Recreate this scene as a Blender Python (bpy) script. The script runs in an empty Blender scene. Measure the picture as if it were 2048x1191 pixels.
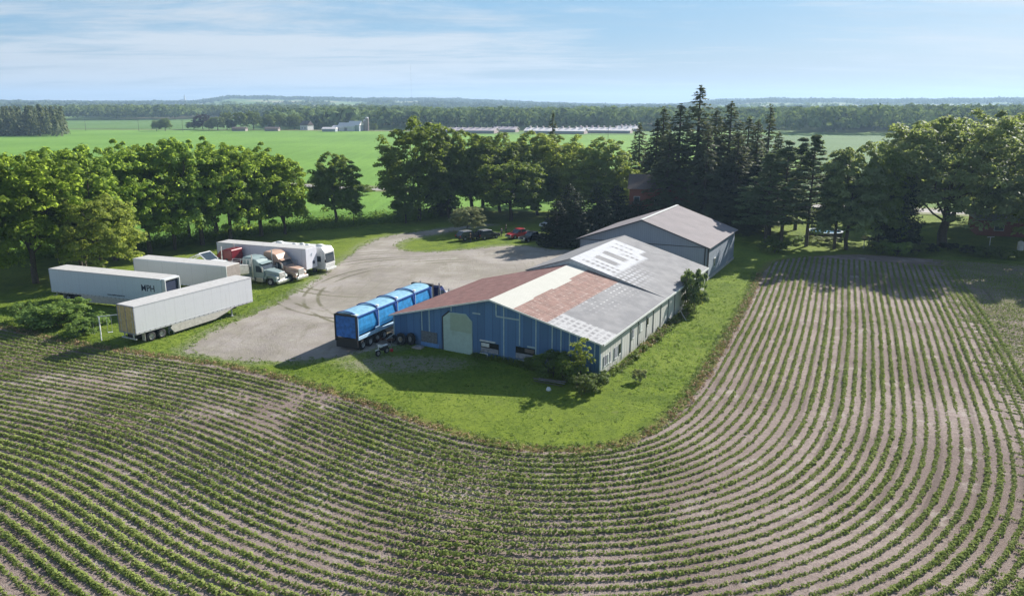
import bpy, bmesh, math, random
import numpy as np
from math import radians, sin, cos, tan, atan, atan2, pi, sqrt
from mathutils import Vector, Matrix
random.seed(7)
# ---------------------------------------------------------------- camera, sky, sun
SC = bpy.context.scene
COL = SC.collection
FPX, HZ, CH = 1550.0, 207.0, 24.0            # focal length in photo pixels, horizon row, camera height
PITCH = atan((595.5 - HZ) / FPX)
cd = bpy.data.cameras.new('camera'); cam = bpy.data.objects.new('camera', cd); COL.objects.link(cam)
cam.location = (0, 0, CH); cam.rotation_euler = (pi/2 - PITCH, 0, 0)
cd.sensor_width = 36; cd.lens = 36 * FPX / 2048; cd.clip_end = 30000; cd.clip_start = 0.5
SC.camera = cam
SUN_AZ, SUN_EL = 43.0, 28.0
SC.view_settings.view_transform = 'Standard'; SC.view_settings.look = 'None'
SC.view_settings.exposure = 1.02; SC.view_settings.gamma = 1
sd = bpy.data.lights.new('sun', 'SUN'); so = bpy.data.objects.new('sun', sd); COL.objects.link(so)
sd.energy = 5.0; sd.angle = radians(0.5); sd.color = (1.0, 0.95, 0.87)
a_, e_ = radians(SUN_AZ), radians(SUN_EL)
SUNV = Vector((sin(a_)*cos(e_), cos(a_)*cos(e_), sin(e_)))
so.rotation_euler = SUNV.to_track_quat('Z', 'Y').to_euler(); so.location = (60, 60, 80)

class NT:
    def __init__(s, tree): s.t = tree; s.t.nodes.clear()
    def n(s, typ, ins=None, **props):
        nd = s.t.nodes.new(typ)
        for k, v in props.items(): setattr(nd, k, v)
        for k, v in (ins or {}).items():
            sock = nd.inputs[k]
            if isinstance(v, bpy.types.NodeSocket): s.t.links.new(v, sock)
            elif isinstance(v, (tuple, list)) and len(v) == 3 and sock.type == 'RGBA': sock.default_value = (*v, 1)
            else: sock.default_value = v
        return nd
    def noise(s, vec, scale, detail=3, rough=0.55, out='Fac'):
        return s.n('ShaderNodeTexNoise', {'Vector': vec, 'Scale': scale, 'Detail': detail, 'Roughness': rough}).outputs[out]
    def m(s, op, a, b=0.0, c=None, clamp=False):
        ins = {0: a, 1: b}
        if c is not None: ins[2] = c
        return s.n('ShaderNodeMath', ins, operation=op, use_clamp=clamp).outputs[0]
    def rng(s, v, a, b, c=0.0, d=1.0):
        return s.n('ShaderNodeMapRange', {0: v, 1: a, 2: b, 3: c, 4: d}, interpolation_type='SMOOTHSTEP').outputs[0]
    def mix(s, f, a, b, mode='MIX'):
        nd = s.n('ShaderNodeMix', data_type='RGBA', blend_type=mode)
        for k, v in ((0, f), (6, a), (7, b)):
            sock = nd.inputs[k]
            if isinstance(v, bpy.types.NodeSocket): s.t.links.new(v, sock)
            elif isinstance(v, (tuple, list)): sock.default_value = (*v[:3], 1)
            else: sock.default_value = v
        return nd.outputs[2]
    def mapping(s, vec, scale=(1, 1, 1), rot=(0, 0, 0), loc=(0, 0, 0)):
        return s.n('ShaderNodeMapping', {'Vector': vec, 'Scale': scale, 'Rotation': rot, 'Location': loc}).outputs[0]
    def out(s, sh, disp=None):
        o = s.n('ShaderNodeOutputMaterial'); s.t.links.new(sh, o.inputs[0])
    def bsdf(s, col, rough=0.8, metal=0.0, spec=0.3, bump=None, bstr=0.3, bdist=0.05, **kw):
        ins = {'Base Color': col, 'Roughness': rough, 'Metallic': metal, 'Specular IOR Level': spec}; ins.update(kw)
        if bump is not None:
            ins['Normal'] = s.n('ShaderNodeBump', {'Height': bump, 'Strength': bstr, 'Distance': bdist}).outputs[0]
        return s.n('ShaderNodeBsdfPrincipled', ins).outputs[0]

w = bpy.data.worlds.new('World'); SC.world = w; w.use_nodes = True
nt = NT(w.node_tree)
sky = nt.n('ShaderNodeTexSky', sky_type='NISHITA', sun_disc=False, sun_elevation=radians(SUN_EL), sun_rotation=radians(SUN_AZ),
           altitude=300, air_density=1.0, dust_density=1.6, ozone_density=1.4)
tc = nt.n('ShaderNodeTexCoord').outputs['Generated']
sx = nt.n('ShaderNodeSeparateXYZ', {0: tc})
X, Y, Z = sx.outputs[0], sx.outputs[1], sx.outputs[2]
zz = nt.m('MAXIMUM', nt.m('ADD', Z, 0.06), 0.03)
cx = nt.m('DIVIDE', X, zz); cy = nt.m('DIVIDE', Y, zz)
cv = nt.n('ShaderNodeCombineXYZ', {0: cx, 1: cy, 2: 0.0}).outputs[0]
warp = nt.noise(nt.mapping(cv, (.16, .3, 1)), 1.0, 3, .5, 'Color')
cvw = nt.n('ShaderNodeVectorMath', {0: cv, 1: nt.n('ShaderNodeVectorMath', {0: warp, 3: 2.2}, operation='SCALE').outputs[0]}, operation='ADD').outputs[0]
wis = nt.noise(nt.mapping(cvw, (.50, 1.0, 1), (0, 0, radians(-6)), (3.1, 1.7, 0)), 0.95, 9, .66)
big = nt.noise(nt.mapping(cv, (.10, .22, 1), (0, 0, 0), (7.3, .4, 0)), 1.0, 3, .5)
left = nt.rng(X, .30, -.32)                       # cloudier towards the left
cl = nt.m('ADD', nt.m('MULTIPLY', wis, .75), nt.m('MULTIPLY', big, .35))
cl = nt.m('ADD', cl, nt.m('MULTIPLY', left, .16))
cl = nt.m('ADD', cl, nt.m('MULTIPLY', nt.rng(X, .22, .62), .10))
cmask = nt.m('MULTIPLY', nt.rng(cl, .54, .77), .85)
low = nt.rng(Z, .075, .0); dome = nt.rng(Z, .16, .50)
skyc = nt.mix(.80, sky.outputs[0], nt.mix(nt.rng(Z, -.02, .12), (3.8, 5.0, 5.8), (2.1, 4.9, 7.8)))
skyc = nt.mix(nt.m('MULTIPLY', low, .8), skyc, (4.9, 5.6, 6.0))
skyc = nt.mix(cmask, skyc, (7.4, 7.9, 8.4))
skyc = nt.mix(nt.m('MULTIPLY', nt.rng(nt.noise(nt.mapping(cv, (.12, .8, 1), (0, 0, 0), (1, 9, 0)), .6, 5, .55), .50, .70), .30), skyc, (4.9, 5.7, 6.5))
skyc = nt.mix(nt.m('MULTIPLY', dome, .85), skyc, nt.mix(.5, sky.outputs[0], (.9,1.9,3.6)))
bg = nt.n('ShaderNodeBackground', {'Color': skyc, 'Strength': 0.0495})
wo = nt.n('ShaderNodeOutputWorld'); nt.t.links.new(bg.outputs[0], wo.inputs[0])

# ---------------------------------------------------------------- geometry helpers
def G(u, v, z=0.0):
    """point at height z seen at photo pixel (u, v): used once to read real positions off the photo"""
    x = (u - 1024) / FPX; y = (595.5 - v) / FPX
    d = np.array([x, cos(PITCH) + y*sin(PITCH), -sin(PITCH) + y*cos(PITCH)])
    t = (z - CH) / d[2]
    return np.array([0, 0, CH]) + d*t
def PR(P):
    P = np.asarray(P, float); q = P - np.array([0, 0, CH])
    wv = q[..., 1]*cos(PITCH) - q[..., 2]*sin(PITCH)
    return 1024 + FPX*q[..., 0]/wv, 595.5 - FPX*(q[..., 1]*sin(PITCH) + q[..., 2]*cos(PITCH))/wv
def V3(*a): return np.array(a, float)
def uaz(az): return V3(sin(radians(az)), cos(radians(az)), 0)

class MB:
    """collects faces (with material slots) and links them as one mesh object"""
    def __init__(s): s.v = []; s.f = []; s.mi = []; s.uv = {}; s.cur = 0
    def add(s, vs, fs, mi=None):
        b = len(s.v); s.v += [tuple(float(c) for c in q) for q in vs]
        for f in fs: s.f.append([b+i for i in f]); s.mi.append(s.cur if mi is None else mi)
        return s
    def box(s, c, d, rz=0, mi=None, M=None):
        x, y, z = d[0]/2, d[1]/2, d[2]/2
        vs = [(-x,-y,-z),(x,-y,-z),(x,y,-z),(-x,y,-z),(-x,-y,z),(x,-y,z),(x,y,z),(-x,y,z)]
        cr, sr = cos(rz), sin(rz)
        vs = [Vector((a*cr-b*sr, a*sr+b*cr, h)) for a, b, h in vs]
        if M is not None: vs = [M @ q for q in vs]
        vs = [(q[0]+c[0], q[1]+c[1], q[2]+c[2]) for q in vs]
        return s.add(vs, [(0,3,2,1),(4,5,6,7),(0,1,5,4),(1,2,6,5),(2,3,7,6),(3,0,4,7)], mi)
    def hexa(s, p, mi=None):   # 8 points: bottom ring, top ring
        return s.add(p, [(0,3,2,1),(4,5,6,7),(0,1,5,4),(1,2,6,5),(2,3,7,6),(3,0,4,7)], mi)
    def prism(s, pts, axis, a, b, mi=None):
        """extrude polygon pts (2D) along axis ('x','y','z') from a to b"""
        n = len(pts)
        def P(q, h): return {'y': (q[0], h, q[1]), 'x': (h, q[0], q[1]), 'z': (q[0], q[1], h)}[axis]
        vs = [P(q, a) for q in pts] + [P(q, b) for q in pts]
        fs = [tuple(range(n)), tuple(range(2*n-1, n-1, -1))] + [(i, i+n, (i+1) % n+n, (i+1) % n) for i in range(n)]
        return s.add(vs, fs, mi)
    def tube(s, p, q, r, r2=None, n=8, mi=None, cap=True):
        p, q = Vector(p), Vector(q); r2 = r if r2 is None else r2
        d = (q-p); 
        if d.length < 1e-6: return s
        d.normalize(); a = d.orthogonal().normalized(); b = d.cross(a)
        vs = [p + (a*cos(2*pi*i/n)+b*sin(2*pi*i/n))*r for i in range(n)] + [q + (a*cos(2*pi*i/n)+b*sin(2*pi*i/n))*r2 for i in range(n)]
        fs = [(i, (i+1) % n, (i+1) % n+n, i+n) for i in range(n)]
        if cap: fs += [tuple(range(n-1, -1, -1)), tuple(range(n, 2*n))]
        return s.add(vs, fs, mi)
    def lathe(s, prof, c, axis='y', n=20, mi=None):
        """prof: list of (radius, along)"""
        k = len(prof); vs = []
        for i in range(n):
            t = 2*pi*i/n
            for r, h in prof:
                q = {'y': (r*cos(t), h, r*sin(t)), 'z': (r*cos(t), r*sin(t), h), 'x': (h, r*cos(t), r*sin(t))}[axis]
                vs.append((q[0]+c[0], q[1]+c[1], q[2]+c[2]))
        fs = []
        for i in range(n):
            j = (i+1) % n
            for m in range(k-1): fs.append((i*k+m, i*k+m+1, j*k+m+1, j*k+m))
        return s.add(vs, fs, mi)
    def build(s, name, mats, parent=None, bevel=0, smooth=False, xf=None, uvf=None):
        me = bpy.data.meshes.new(name)
        v = s.v if xf is None else [tuple(xf(*q)) for q in s.v]
        me.from_pydata(v, [], s.f)
        if not isinstance(mats, (list, tuple)): mats = [mats]
        for m_ in mats: me.materials.append(m_)
        me.polygons.foreach_set('material_index', s.mi)
        if uvf is not None:
            ul = me.uv_layers.new(name='UVMap'); co = [uvf(*q) for q in s.v]
            for lp in me.loops: ul.data[lp.index].uv = co[lp.vertex_index]
        bm = bmesh.new(); bm.from_mesh(me); bmesh.ops.recalc_face_normals(bm, faces=bm.faces); bm.to_mesh(me); bm.free()
        if smooth: me.polygons.foreach_set('use_smooth', [True]*len(me.polygons))
        o = bpy.data.objects.new(name, me); COL.objects.link(o)
        if parent is not None: o.parent = parent
        if bevel:
            md = o.modifiers.new('bevel', 'BEVEL'); md.width = bevel; md.segments = 2; md.limit_method = 'ANGLE'; md.angle_limit = radians(35)
        return o
def tag(o, label=None, cat=None, group=None, kind=None):
    if label: o['label'] = label
    if cat: o['category'] = cat
    if group: o['group'] = group
    if kind: o['kind'] = kind
    return o
def empty(name, loc, th=0.0, label=None, cat=None, group=None):
    o = bpy.data.objects.new(name, None); COL.objects.link(o); o.location = tuple(float(c) for c in loc)
    o.rotation_euler = (0, 0, th); o.empty_display_size = .3
    return tag(o, label, cat, group)
def copy_tree(o, parent=None):
    c = o.copy(); COL.objects.link(c); c.parent = parent
    for k in ('label', 'group', 'category'):
        if parent is None and k in c: pass
    for ch in list(o.children): copy_tree(ch, c)
    return c
def aztheta(az): return radians(90-az)

def npmesh(name, verts, faces, mats, attrs=None, parent=None, smooth=False, midx=None):
    """verts (N,3), faces (M,4) numpy; attrs {name: per-face float}"""
    me = bpy.data.meshes.new(name); nv, nf = len(verts), len(faces); k = faces.shape[1]
    me.vertices.add(nv); me.vertices.foreach_set('co', np.asarray(verts, np.float32).ravel())
    me.loops.add(nf*k); me.polygons.add(nf)
    me.loops.foreach_set('vertex_index', np.asarray(faces, np.int32).ravel())
    me.polygons.foreach_set('loop_start', np.arange(0, nf*k, k, dtype=np.int32))
    if midx is not None: me.polygons.foreach_set('material_index', np.asarray(midx, np.int32))
    me.update(calc_edges=True)
    for m_ in (mats if isinstance(mats, (list, tuple)) else [mats]): me.materials.append(m_)
    for kx, arr in (attrs or {}).items():
        dom = 'FACE' if len(arr) == nf else 'POINT'
        at = me.attributes.new(kx, 'FLOAT', dom); at.data.foreach_set('value', np.asarray(arr, np.float32))
    if smooth: me.polygons.foreach_set('use_smooth', np.ones(nf, bool))
    o = bpy.data.objects.new(name, me); COL.objects.link(o)
    if parent is not None: o.parent = parent
    return o

def leaf_quads(P, N, s, rng, aspect=.6):
    """diamond leaves centred on P with normals about N, half-length s (scalar or array)"""
    n = len(P); N = N/np.maximum(np.linalg.norm(N, axis=1, keepdims=True), 1e-6)
    R = rng.normal(size=(n, 3)); T = np.cross(N, R); T /= np.maximum(np.linalg.norm(T, axis=1, keepdims=True), 1e-6)
    B = np.cross(N, T); s = np.broadcast_to(np.asarray(s, float).reshape(-1, 1) if np.ndim(s) else s, (n, 1))
    V = np.stack([P+T*s, P+B*s*aspect, P-T*s, P-B*s*aspect], 1).reshape(-1, 3)
    return V, np.arange(4*n).reshape(n, 4)

# ---------------------------------------------------------------- materials
def material(name, fn):
    m = bpy.data.materials.new(name); m.use_nodes = True; t = NT(m.node_tree); fn(t); return m
def simple(name, col, rough=.6, metal=0., var=.12, scale=3., spec=.4, dirt=None, dscale=1.2):
    def fn(t):
        oc = t.n('ShaderNodeTexCoord').outputs['Object']
        f = t.noise(oc, scale, 4)
        c = t.mix(t.rng(f, .3, .7), tuple(k*(1-var) for k in col), tuple(min(1, k*(1+var)) for k in col))
        if dirt is not None:
            c = t.mix(t.m('MULTIPLY', t.rng(t.noise(oc, dscale, 6, .65), .5, .75), .6), c, dirt)
        t.out(t.bsdf(c, rough, metal, spec))
    return material(name, fn)
def leafmat(name, dark, light, trans, tfac=.42, rough=.6, spec=.12):
    def fn(t):
        r = t.n('ShaderNodeAttribute', attribute_name='rnd').outputs['Fac']
        oi = t.n('ShaderNodeObjectInfo').outputs['Random']
        pos = t.n('ShaderNodeNewGeometry').outputs['Position']
        c = t.mix(r, dark, light)
        c = t.mix(t.m('MULTIPLY', t.noise(pos, .22, 3), .5), c, tuple(k*1.25 for k in light))
        hv = t.n('ShaderNodeHueSaturation', {'Hue': t.rng(oi, 0, 1, .485, .515), 'Saturation': t.rng(oi, 1, 0, .88, 1.08), 'Value': t.rng(t.m('FRACT', t.m('MULTIPLY', oi, 7.3)), 0, 1, .82, 1.18), 'Color': c}).outputs[0]
        d = t.bsdf(hv, rough, 0, spec)
        tr = t.n('ShaderNodeBsdfTranslucent', {'Color': t.mix(r, tuple(k*.75 for k in trans), trans)}).outputs[0]
        t.out(t.n('ShaderNodeMixShader', {0: tfac, 1: d, 2: tr}).outputs[0])
    return material(name, fn)
M = {}
M['walnut'] = leafmat('walnut_leaf', (.060,.105,.016), (.20,.295,.055), (.46,.62,.08), .54)
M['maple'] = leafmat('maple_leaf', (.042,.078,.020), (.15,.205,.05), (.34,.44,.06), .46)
M['maple_light'] = leafmat('light_leaf', (.075,.125,.028), (.24,.30,.08), (.48,.56,.09), .5)
M['maple_blue'] = leafmat('greyish_leaf', (.065,.105,.042), (.22,.275,.12), (.40,.48,.12), .46)
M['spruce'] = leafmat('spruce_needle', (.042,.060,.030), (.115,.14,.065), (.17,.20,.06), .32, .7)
M['pine'] = leafmat('pine_needle', (.052,.085,.040), (.145,.200,.092), (.24,.32,.10), .36, .7)
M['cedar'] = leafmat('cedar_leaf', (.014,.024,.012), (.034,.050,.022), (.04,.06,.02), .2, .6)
M['olive'] = leafmat('olive_leaf', (.17,.19,.075), (.38,.40,.18), (.42,.44,.15), .42)
M['redleaf'] = leafmat('copper_leaf', (.035,.022,.02), (.07,.045,.035), (.08,.05,.03), .3)
M['shrub'] = leafmat('shrub_leaf', (.075,.135,.025), (.19,.28,.06), (.30,.44,.06), .42)
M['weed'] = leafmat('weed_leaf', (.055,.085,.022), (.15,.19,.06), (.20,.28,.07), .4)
M['deadweed'] = leafmat('dry_weed', (.17,.125,.07), (.40,.31,.18), (.3,.22,.1), .3)
M['grassblade'] = leafmat('grass_blade', (.07,.12,.02), (.17,.25,.04), (.24,.36,.05), .4)
M['crop'] = leafmat('crop_leaf', (.085,.140,.036), (.275,.335,.115), (.34,.42,.10), .36, .8, .05)
M['bark'] = simple('bark', (.085,.07,.055), .9, var=.3, scale=6)
M['barkgrey'] = simple('grey_bark', (.13,.115,.10), .9, var=.3, scale=6)
M['woods'] = leafmat('wood_canopy', (.028,.056,.022), (.17,.23,.080), (.2,.27,.07), .3, 1., 0)
M['woods2'] = leafmat('hill_canopy', (.034,.060,.028), (.090,.125,.055), (.09,.13,.03), .2, 1., 0)

# ---------------------------------------------------------------- ground layout (world metres read off the photo)
def GP(pts): return np.array([G(u, v)[:2] for u, v in pts])
def smooth_line(P, step=.5, it=2):
    P = np.asarray(P, float)
    for _ in range(it):                         # Chaikin
        Q = np.empty((2*len(P)-2, 2)); Q[0::2] = P[:-1]*.75+P[1:]*.25; Q[1::2] = P[:-1]*.25+P[1:]*.75
        P = np.vstack([P[:1], Q, P[-1:]])
    d = np.r_[0, np.cumsum(np.linalg.norm(np.diff(P, axis=0), axis=1))]
    t = np.arange(0, d[-1], step)
    return np.stack([np.interp(t, d, P[:, 0]), np.interp(t, d, P[:, 1])], 1)
def dist_line(Q, L):
    """distance from points Q (N,2) to dense polyline L by chunks"""
    out = np.empty(len(Q))
    for i in range(0, len(Q), 4000):
        q = Q[i:i+4000]; out[i:i+4000] = np.sqrt(((q[:, None]-L[None])**2).sum(2).min(1))
    return out
def inside(Q, P):
    x, y = Q[:, 0], Q[:, 1]; r = np.zeros(len(Q), bool); n = len(P); j = n-1
    for i in range(n):
        xi, yi = P[i]; xj, yj = P[j]
        if yi != yj:
            c = ((yi > y) != (yj > y)) & (x < (xj-xi)*(y-yi)/(yj-yi)+xi); r ^= c
        j = i
    return r
def vnoise(x, y, s, seed=0):
    """smooth value noise in numpy"""
    r = np.random.RandomState(seed).rand(256, 256); x = x/s+37.3; y = y/s+91.7
    xi = np.floor(x).astype(int); yi = np.floor(y).astype(int); fx = x-xi; fy = y-yi
    fx = fx*fx*(3-2*fx); fy = fy*fy*(3-2*fy)
    g = lambda a, b: r[a % 256, b % 256]
    return (g(xi, yi)*(1-fx)+g(xi+1, yi)*fx)*(1-fy)+(g(xi, yi+1)*(1-fx)+g(xi+1, yi+1)*fx)*fy

EDGE_PX = [(0,655),(100,680),(240,703),(380,724),(500,742),(620,774),(730,808),(820,842),(920,876),(1010,896),
           (1080,904),(1160,906),(1240,896),(1310,868),(1365,822),(1410,762),(1450,692),(1482,640),(1508,585),(1527,545)]
e0 = GP(EDGE_PX)
lead = e0[0] + (e0[0]-e0[2])/np.linalg.norm(e0[0]-e0[2])*60
TOPX = GP([(1545,522),(1600,514),(1700,508),(1800,514),(1900,520),(2048,530),(2400,548)])
EDGE = smooth_line(np.vstack([[lead], e0]))                    # yard side, where the headland rows start
tail_dir = (e0[-1]-e0[-4])/np.linalg.norm(e0[-1]-e0[-4])
FIELD_OUT = smooth_line(np.vstack([[lead], e0, TOPX]))
FIELD_POLY = np.vstack([FIELD_OUT, [[200, FIELD_OUT[-1, 1]], [200, -60], [-200, -60], [-200, lead[1]+60]]])
GRAVEL = GP([(366,703),(396,680),(440,655),(520,622),(580,592),(630,562),(690,517),(735,484),(785,469),(850,461),(930,452),(985,446),
             (990,450),(930,459),(862,470),(805,479),(789,490),(803,501),(850,505),(930,500),(1000,491),(1062,492),(1110,500),(1180,500),
             (1250,560),(1150,640),(1000,650),(840,655),(800,690),(740,700),(690,712),(640,717),(560,723),(480,720),(410,712)])
GRAVEL = np.vstack([smooth_line(np.vstack([GRAVEL, GRAVEL[:1]]), .5)])
GREEN_EDGE = GP([(-700,545),(-300,530),(0,512),(150,505),(300,488),(420,474),(520,462),(600,454),(700,447),(780,440),(830,434),(850,425)])
GREEN_POLY = np.vstack([smooth_line(GREEN_EDGE), [[-8, 190]], [[-260, 190]]])

def ground_mat(t):
    at = lambda k: t.n('ShaderNodeAttribute', attribute_name=k).outputs['Fac']
    gd, fd, cd_, rd = at('gd'), at('fd'), at('cd'), at('rd')
    P = t.n('ShaderNodeNewGeometry').outputs['Position']
    n1 = t.noise(P, .06, 3); n2 = t.noise(P, .5, 4); n3 = t.noise(P, 3.0, 5, .65); n4 = t.noise(P, 14., 3, .7)
    # lawn
    g = t.mix(t.rng(n2, .3, .7), (.080,.130,.012), (.175,.240,.020))
    g = t.mix(t.m('MULTIPLY', t.rng(n1, .4, .62), .7), g, (.205,.265,.038))
    g = t.mix(t.m('MULTIPLY', t.rng(n3, .46, .68), .7), g, (.055,.095,.014))
    g = t.mix(t.m('MULTIPLY', t.rng(t.noise(P, .35, 5, .7), .60, .72), .45), g, (.20,.19,.09))
    g = t.mix(t.rng(n4, .35, .75, 0, .35), g, (.20,.27,.05))
    spg = t.n('ShaderNodeSeparateXYZ', {0: P}).outputs; ex = t.m('DIVIDE', t.m('SUBTRACT', spg[0], -10.2), 6.5); ey = t.m('DIVIDE', t.m('SUBTRACT', spg[1], 70.), 2.6)
    bare = t.rng(t.m('ADD', t.m('ADD', t.m('MULTIPLY', ex, ex), t.m('MULTIPLY', ey, ey)), t.m('MULTIPLY', t.m('SUBTRACT', n3, .5), 3.)), 1.3, .2); g = t.mix(t.m('MULTIPLY', bare, .75), g, (.30,.27,.22))
    # gravel
    gr = t.mix(t.rng(t.noise(P, .13, 5, .6), .35, .68), (.35,.29,.305), (.54,.465,.485))
    gr = t.mix(t.m('MULTIPLY', t.rng(t.noise(t.mapping(P, (.5, .12, 1), (0, 0, radians(35))), 1, 6, .7), .52, .74), .6), gr, (.23,.18,.17))
    gr = t.mix(t.rng(n4, .3, .8, 0, .4), gr, (.24,.21,.19))
    gr = t.mix(t.m('MULTIPLY', t.rng(t.noise(P, .25, 6, .72), .60, .70), .55), gr, (.58,.55,.52))
    wv = t.m('ABSOLUTE', t.m('SINE', t.m('MULTIPLY', gd, 2.0)))
    gr = t.mix(t.m('MULTIPLY', t.m('MULTIPLY', t.rng(wv, .25, .0), t.rng(t.noise(P, .08, 2), .45, .6)), .30), gr, (.21,.18,.165))
    sp = t.n('ShaderNodeSeparateXYZ', {0: P}).outputs
    for (cx0, cy0, rr0) in ((-13.,104.,19.5),(-13.,104.,17.6),(-6.,100.,21.),(-6.,100.,19.2),(-18.,112.,16.),(-18.,112.,14.3)):
        dx = t.m('SUBTRACT', sp[0], cx0); dy = t.m('SUBTRACT', sp[1], cy0); dd_ = t.m('ABSOLUTE', t.m('SUBTRACT', t.m('SQRT', t.m('ADD', t.m('MULTIPLY', dx, dx), t.m('MULTIPLY', dy, dy))), rr0))
        mk_ = t.m('MULTIPLY', t.rng(t.m('ADD', dd_, t.m('MULTIPLY', t.m('SUBTRACT', n3, .5), .5)), .34, .10), t.m('MULTIPLY', t.rng(dx, 2., -6.), t.rng(t.noise(P, .16, 3), .38, .52)))
        gr = t.mix(t.m('MULTIPLY', mk_, .85), gr, (.15,.12,.108))
    # soil
    so_ = t.mix(t.rng(t.noise(P, .08, 4), .35, .65), (.215,.16,.142), (.385,.308,.28))
    so_ = t.mix(t.rng(n3, .35, .7, 0, .55), so_, (.15,.115,.10))
    so_ = t.mix(t.rng(n4, .4, .75, 0, .5), so_, (.42,.36,.325))
    so_ = t.mix(t.m('MULTIPLY', t.rng(t.noise(P, .30, 6, .7), .55, .66), .6), so_, (.48,.42,.38))
    ph = t.m('FRACT', t.m('ADD', t.m('DIVIDE', rd, 2.46), t.m('MULTIPLY', t.noise(P, .2, 2), .08)))
    tr = t.rng(t.m('ABSOLUTE', t.m('SUBTRACT', ph, .5)), .10, .05)
    so_ = t.mix(t.m('MULTIPLY', t.m('MULTIPLY', tr, t.rng(t.noise(P, .05, 2), .42, .58)), .5), so_, (.135,.105,.09))
    # crop-green field
    cg = t.mix(t.rng(n2, .3, .7), (.11,.23,.028), (.155,.29,.042))
    cg = t.mix(t.rng(n3, .4, .7, 0, .6), cg, (.035,.085,.018))
    en = t.m('ADD', t.m('MULTIPLY', t.m('SUBTRACT', n2, .5), 2.6), t.m('MULTIPLY', t.m('SUBTRACT', n3, .5), 2.0))
    c = t.mix(t.rng(t.m('ADD', gd, en), .35, -.35), g, gr)
    worn = t.m('MULTIPLY', t.rng(t.m('ADD', gd, t.m('MULTIPLY', en, 1.3)), 2.2, .2), .5)
    c = t.mix(worn, c, t.mix(.5, g, gr))
    ef = t.m('ADD', fd, t.m('MULTIPLY', en, .35))
    c = t.mix(t.m('MULTIPLY', t.rng(ef, -1.6, -.1), .7), c, (.21,.17,.075))
    c = t.mix(t.rng(ef, -.15, .15), c, so_)
    c = t.mix(t.rng(t.m('ADD', cd_, t.m('MULTIPLY', en, .5)), .3, -.3), c, cg)
    h = t.m('ADD', t.m('MULTIPLY', n3, .7), n4)
    t.out(t.bsdf(c, .95, 0, .1, bump=h, bstr=.9, bdist=.12))
M['ground'] = material('yard_ground', ground_mat)

xs = np.arange(-130, 130.01, .5); ys = np.arange(8, 178.01, .5)
gx, gy = np.meshgrid(xs, ys, indexing='ij'); Q = np.stack([gx.ravel(), gy.ravel()], 1)
def sdist(Q, poly, line):
    d = dist_line(Q, line); return np.where(inside(Q, poly), -d, d)
gd = sdist(Q, GRAVEL, GRAVEL[::2]); fd = -sdist(Q, FIELD_POLY, FIELD_OUT[::2]); cdd = sdist(Q, GREEN_POLY, GREEN_POLY[::2])
fdl = dist_line(Q, EDGE[::2])
z = (vnoise(Q[:, 0], Q[:, 1], 9, 3)-.5)*.16 + (vnoise(Q[:, 0], Q[:, 1], 2.3, 4)-.5)*.05
z *= np.clip((Q[:, 1]-8)/6, 0, 1)*np.clip((176-Q[:, 1])/8, 0, 1)*np.where(gd < 0, .4, 1)*np.clip(np.abs(np.stack([gd, fd], 1)).min(1)*0+1, 0, 1)
nx, ny = len(xs), len(ys); idx = np.arange(nx*ny).reshape(nx, ny)
F = np.stack([idx[:-1, :-1], idx[1:, :-1], idx[1:, 1:], idx[:-1, 1:]], -1).reshape(-1, 4)
fc = lambda a: a[F].mean(1)
gdf, fdf, cdf = fc(gd), fc(fd), fc(cdd)
cls = np.where(cdf < 0, 3, np.where(fdf > 0, 2, np.where(gdf < 0, 1, 0)))
for k, nm, lb in ((0, 'lawn', 'mown green grass around the sheds and under the trees'), (1, 'gravel_lot', 'pale grey gravel yard and driveway'),
                  (2, 'field_soil', 'brown soil of the planted field'), (3, 'verge_field', 'bright green crop field behind the tree row')):
    sel = F[cls == k]; used, inv = np.unique(sel, return_inverse=True)
    vv = np.stack([Q[used, 0], Q[used, 1], z[used]], 1)
    o = npmesh(nm, vv, inv.reshape(-1, 4), M['ground'], {'gd': gd[used], 'fd': fd[used], 'cd': cdd[used], 'rd': fdl[used]}, smooth=True)
    tag(o, lb, kind='structure')

# far terrain: one sheet to the horizon, rising into low hills
def elev(x, y):
    r = np.hypot(x, y); az = np.degrees(np.arctan2(x, np.maximum(y, 1)))
    t = np.clip((r-1500)/(4600-1500), 0, 1); t = t*t*(3-2*t)
    prof = np.interp(az, [-50,-33,-25,-21.5,-19.5,-15,-11,-6,-1,5,8,12,14.5,18,24,28,33,50], [22,22,20,24,48,44,38,40,28,9,3,9,31,38,32,32,36,32])
    ripple = (vnoise(az*10, r/90, 7, 5)-.5)*10*np.clip((r-1600)/1500, 0, 1)
    t2 = np.clip((r-5200)/3500, 0, 1)
    return t*prof + ripple*.6 - t2*6
rr = np.r_[0, 5, 20, 60, 120, 176, 260, 400, 600, 800, 1000, 1150, np.linspace(1300, 5400, 60), np.linspace(5600, 9000, 12)]
aa = np.radians(np.r_[np.linspace(-180, -52, 20)[:-1], np.linspace(-52, 52, 170), np.linspace(52, 180, 20)[1:]])
RR, AA = np.meshgrid(rr, aa, indexing='ij'); FX = RR*np.sin(AA); FY = RR*np.cos(AA); FZ = np.where(FY > 0, elev(FX, FY), 0)-.12
n1_, n2_ = RR.shape; idx = np.arange(n1_*n2_).reshape(n1_, n2_)
FF = np.stack([idx[:-1, :-1], idx[1:, :-1], idx[1:, 1:], idx[:-1, 1:]], -1).reshape(-1, 4)
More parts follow.
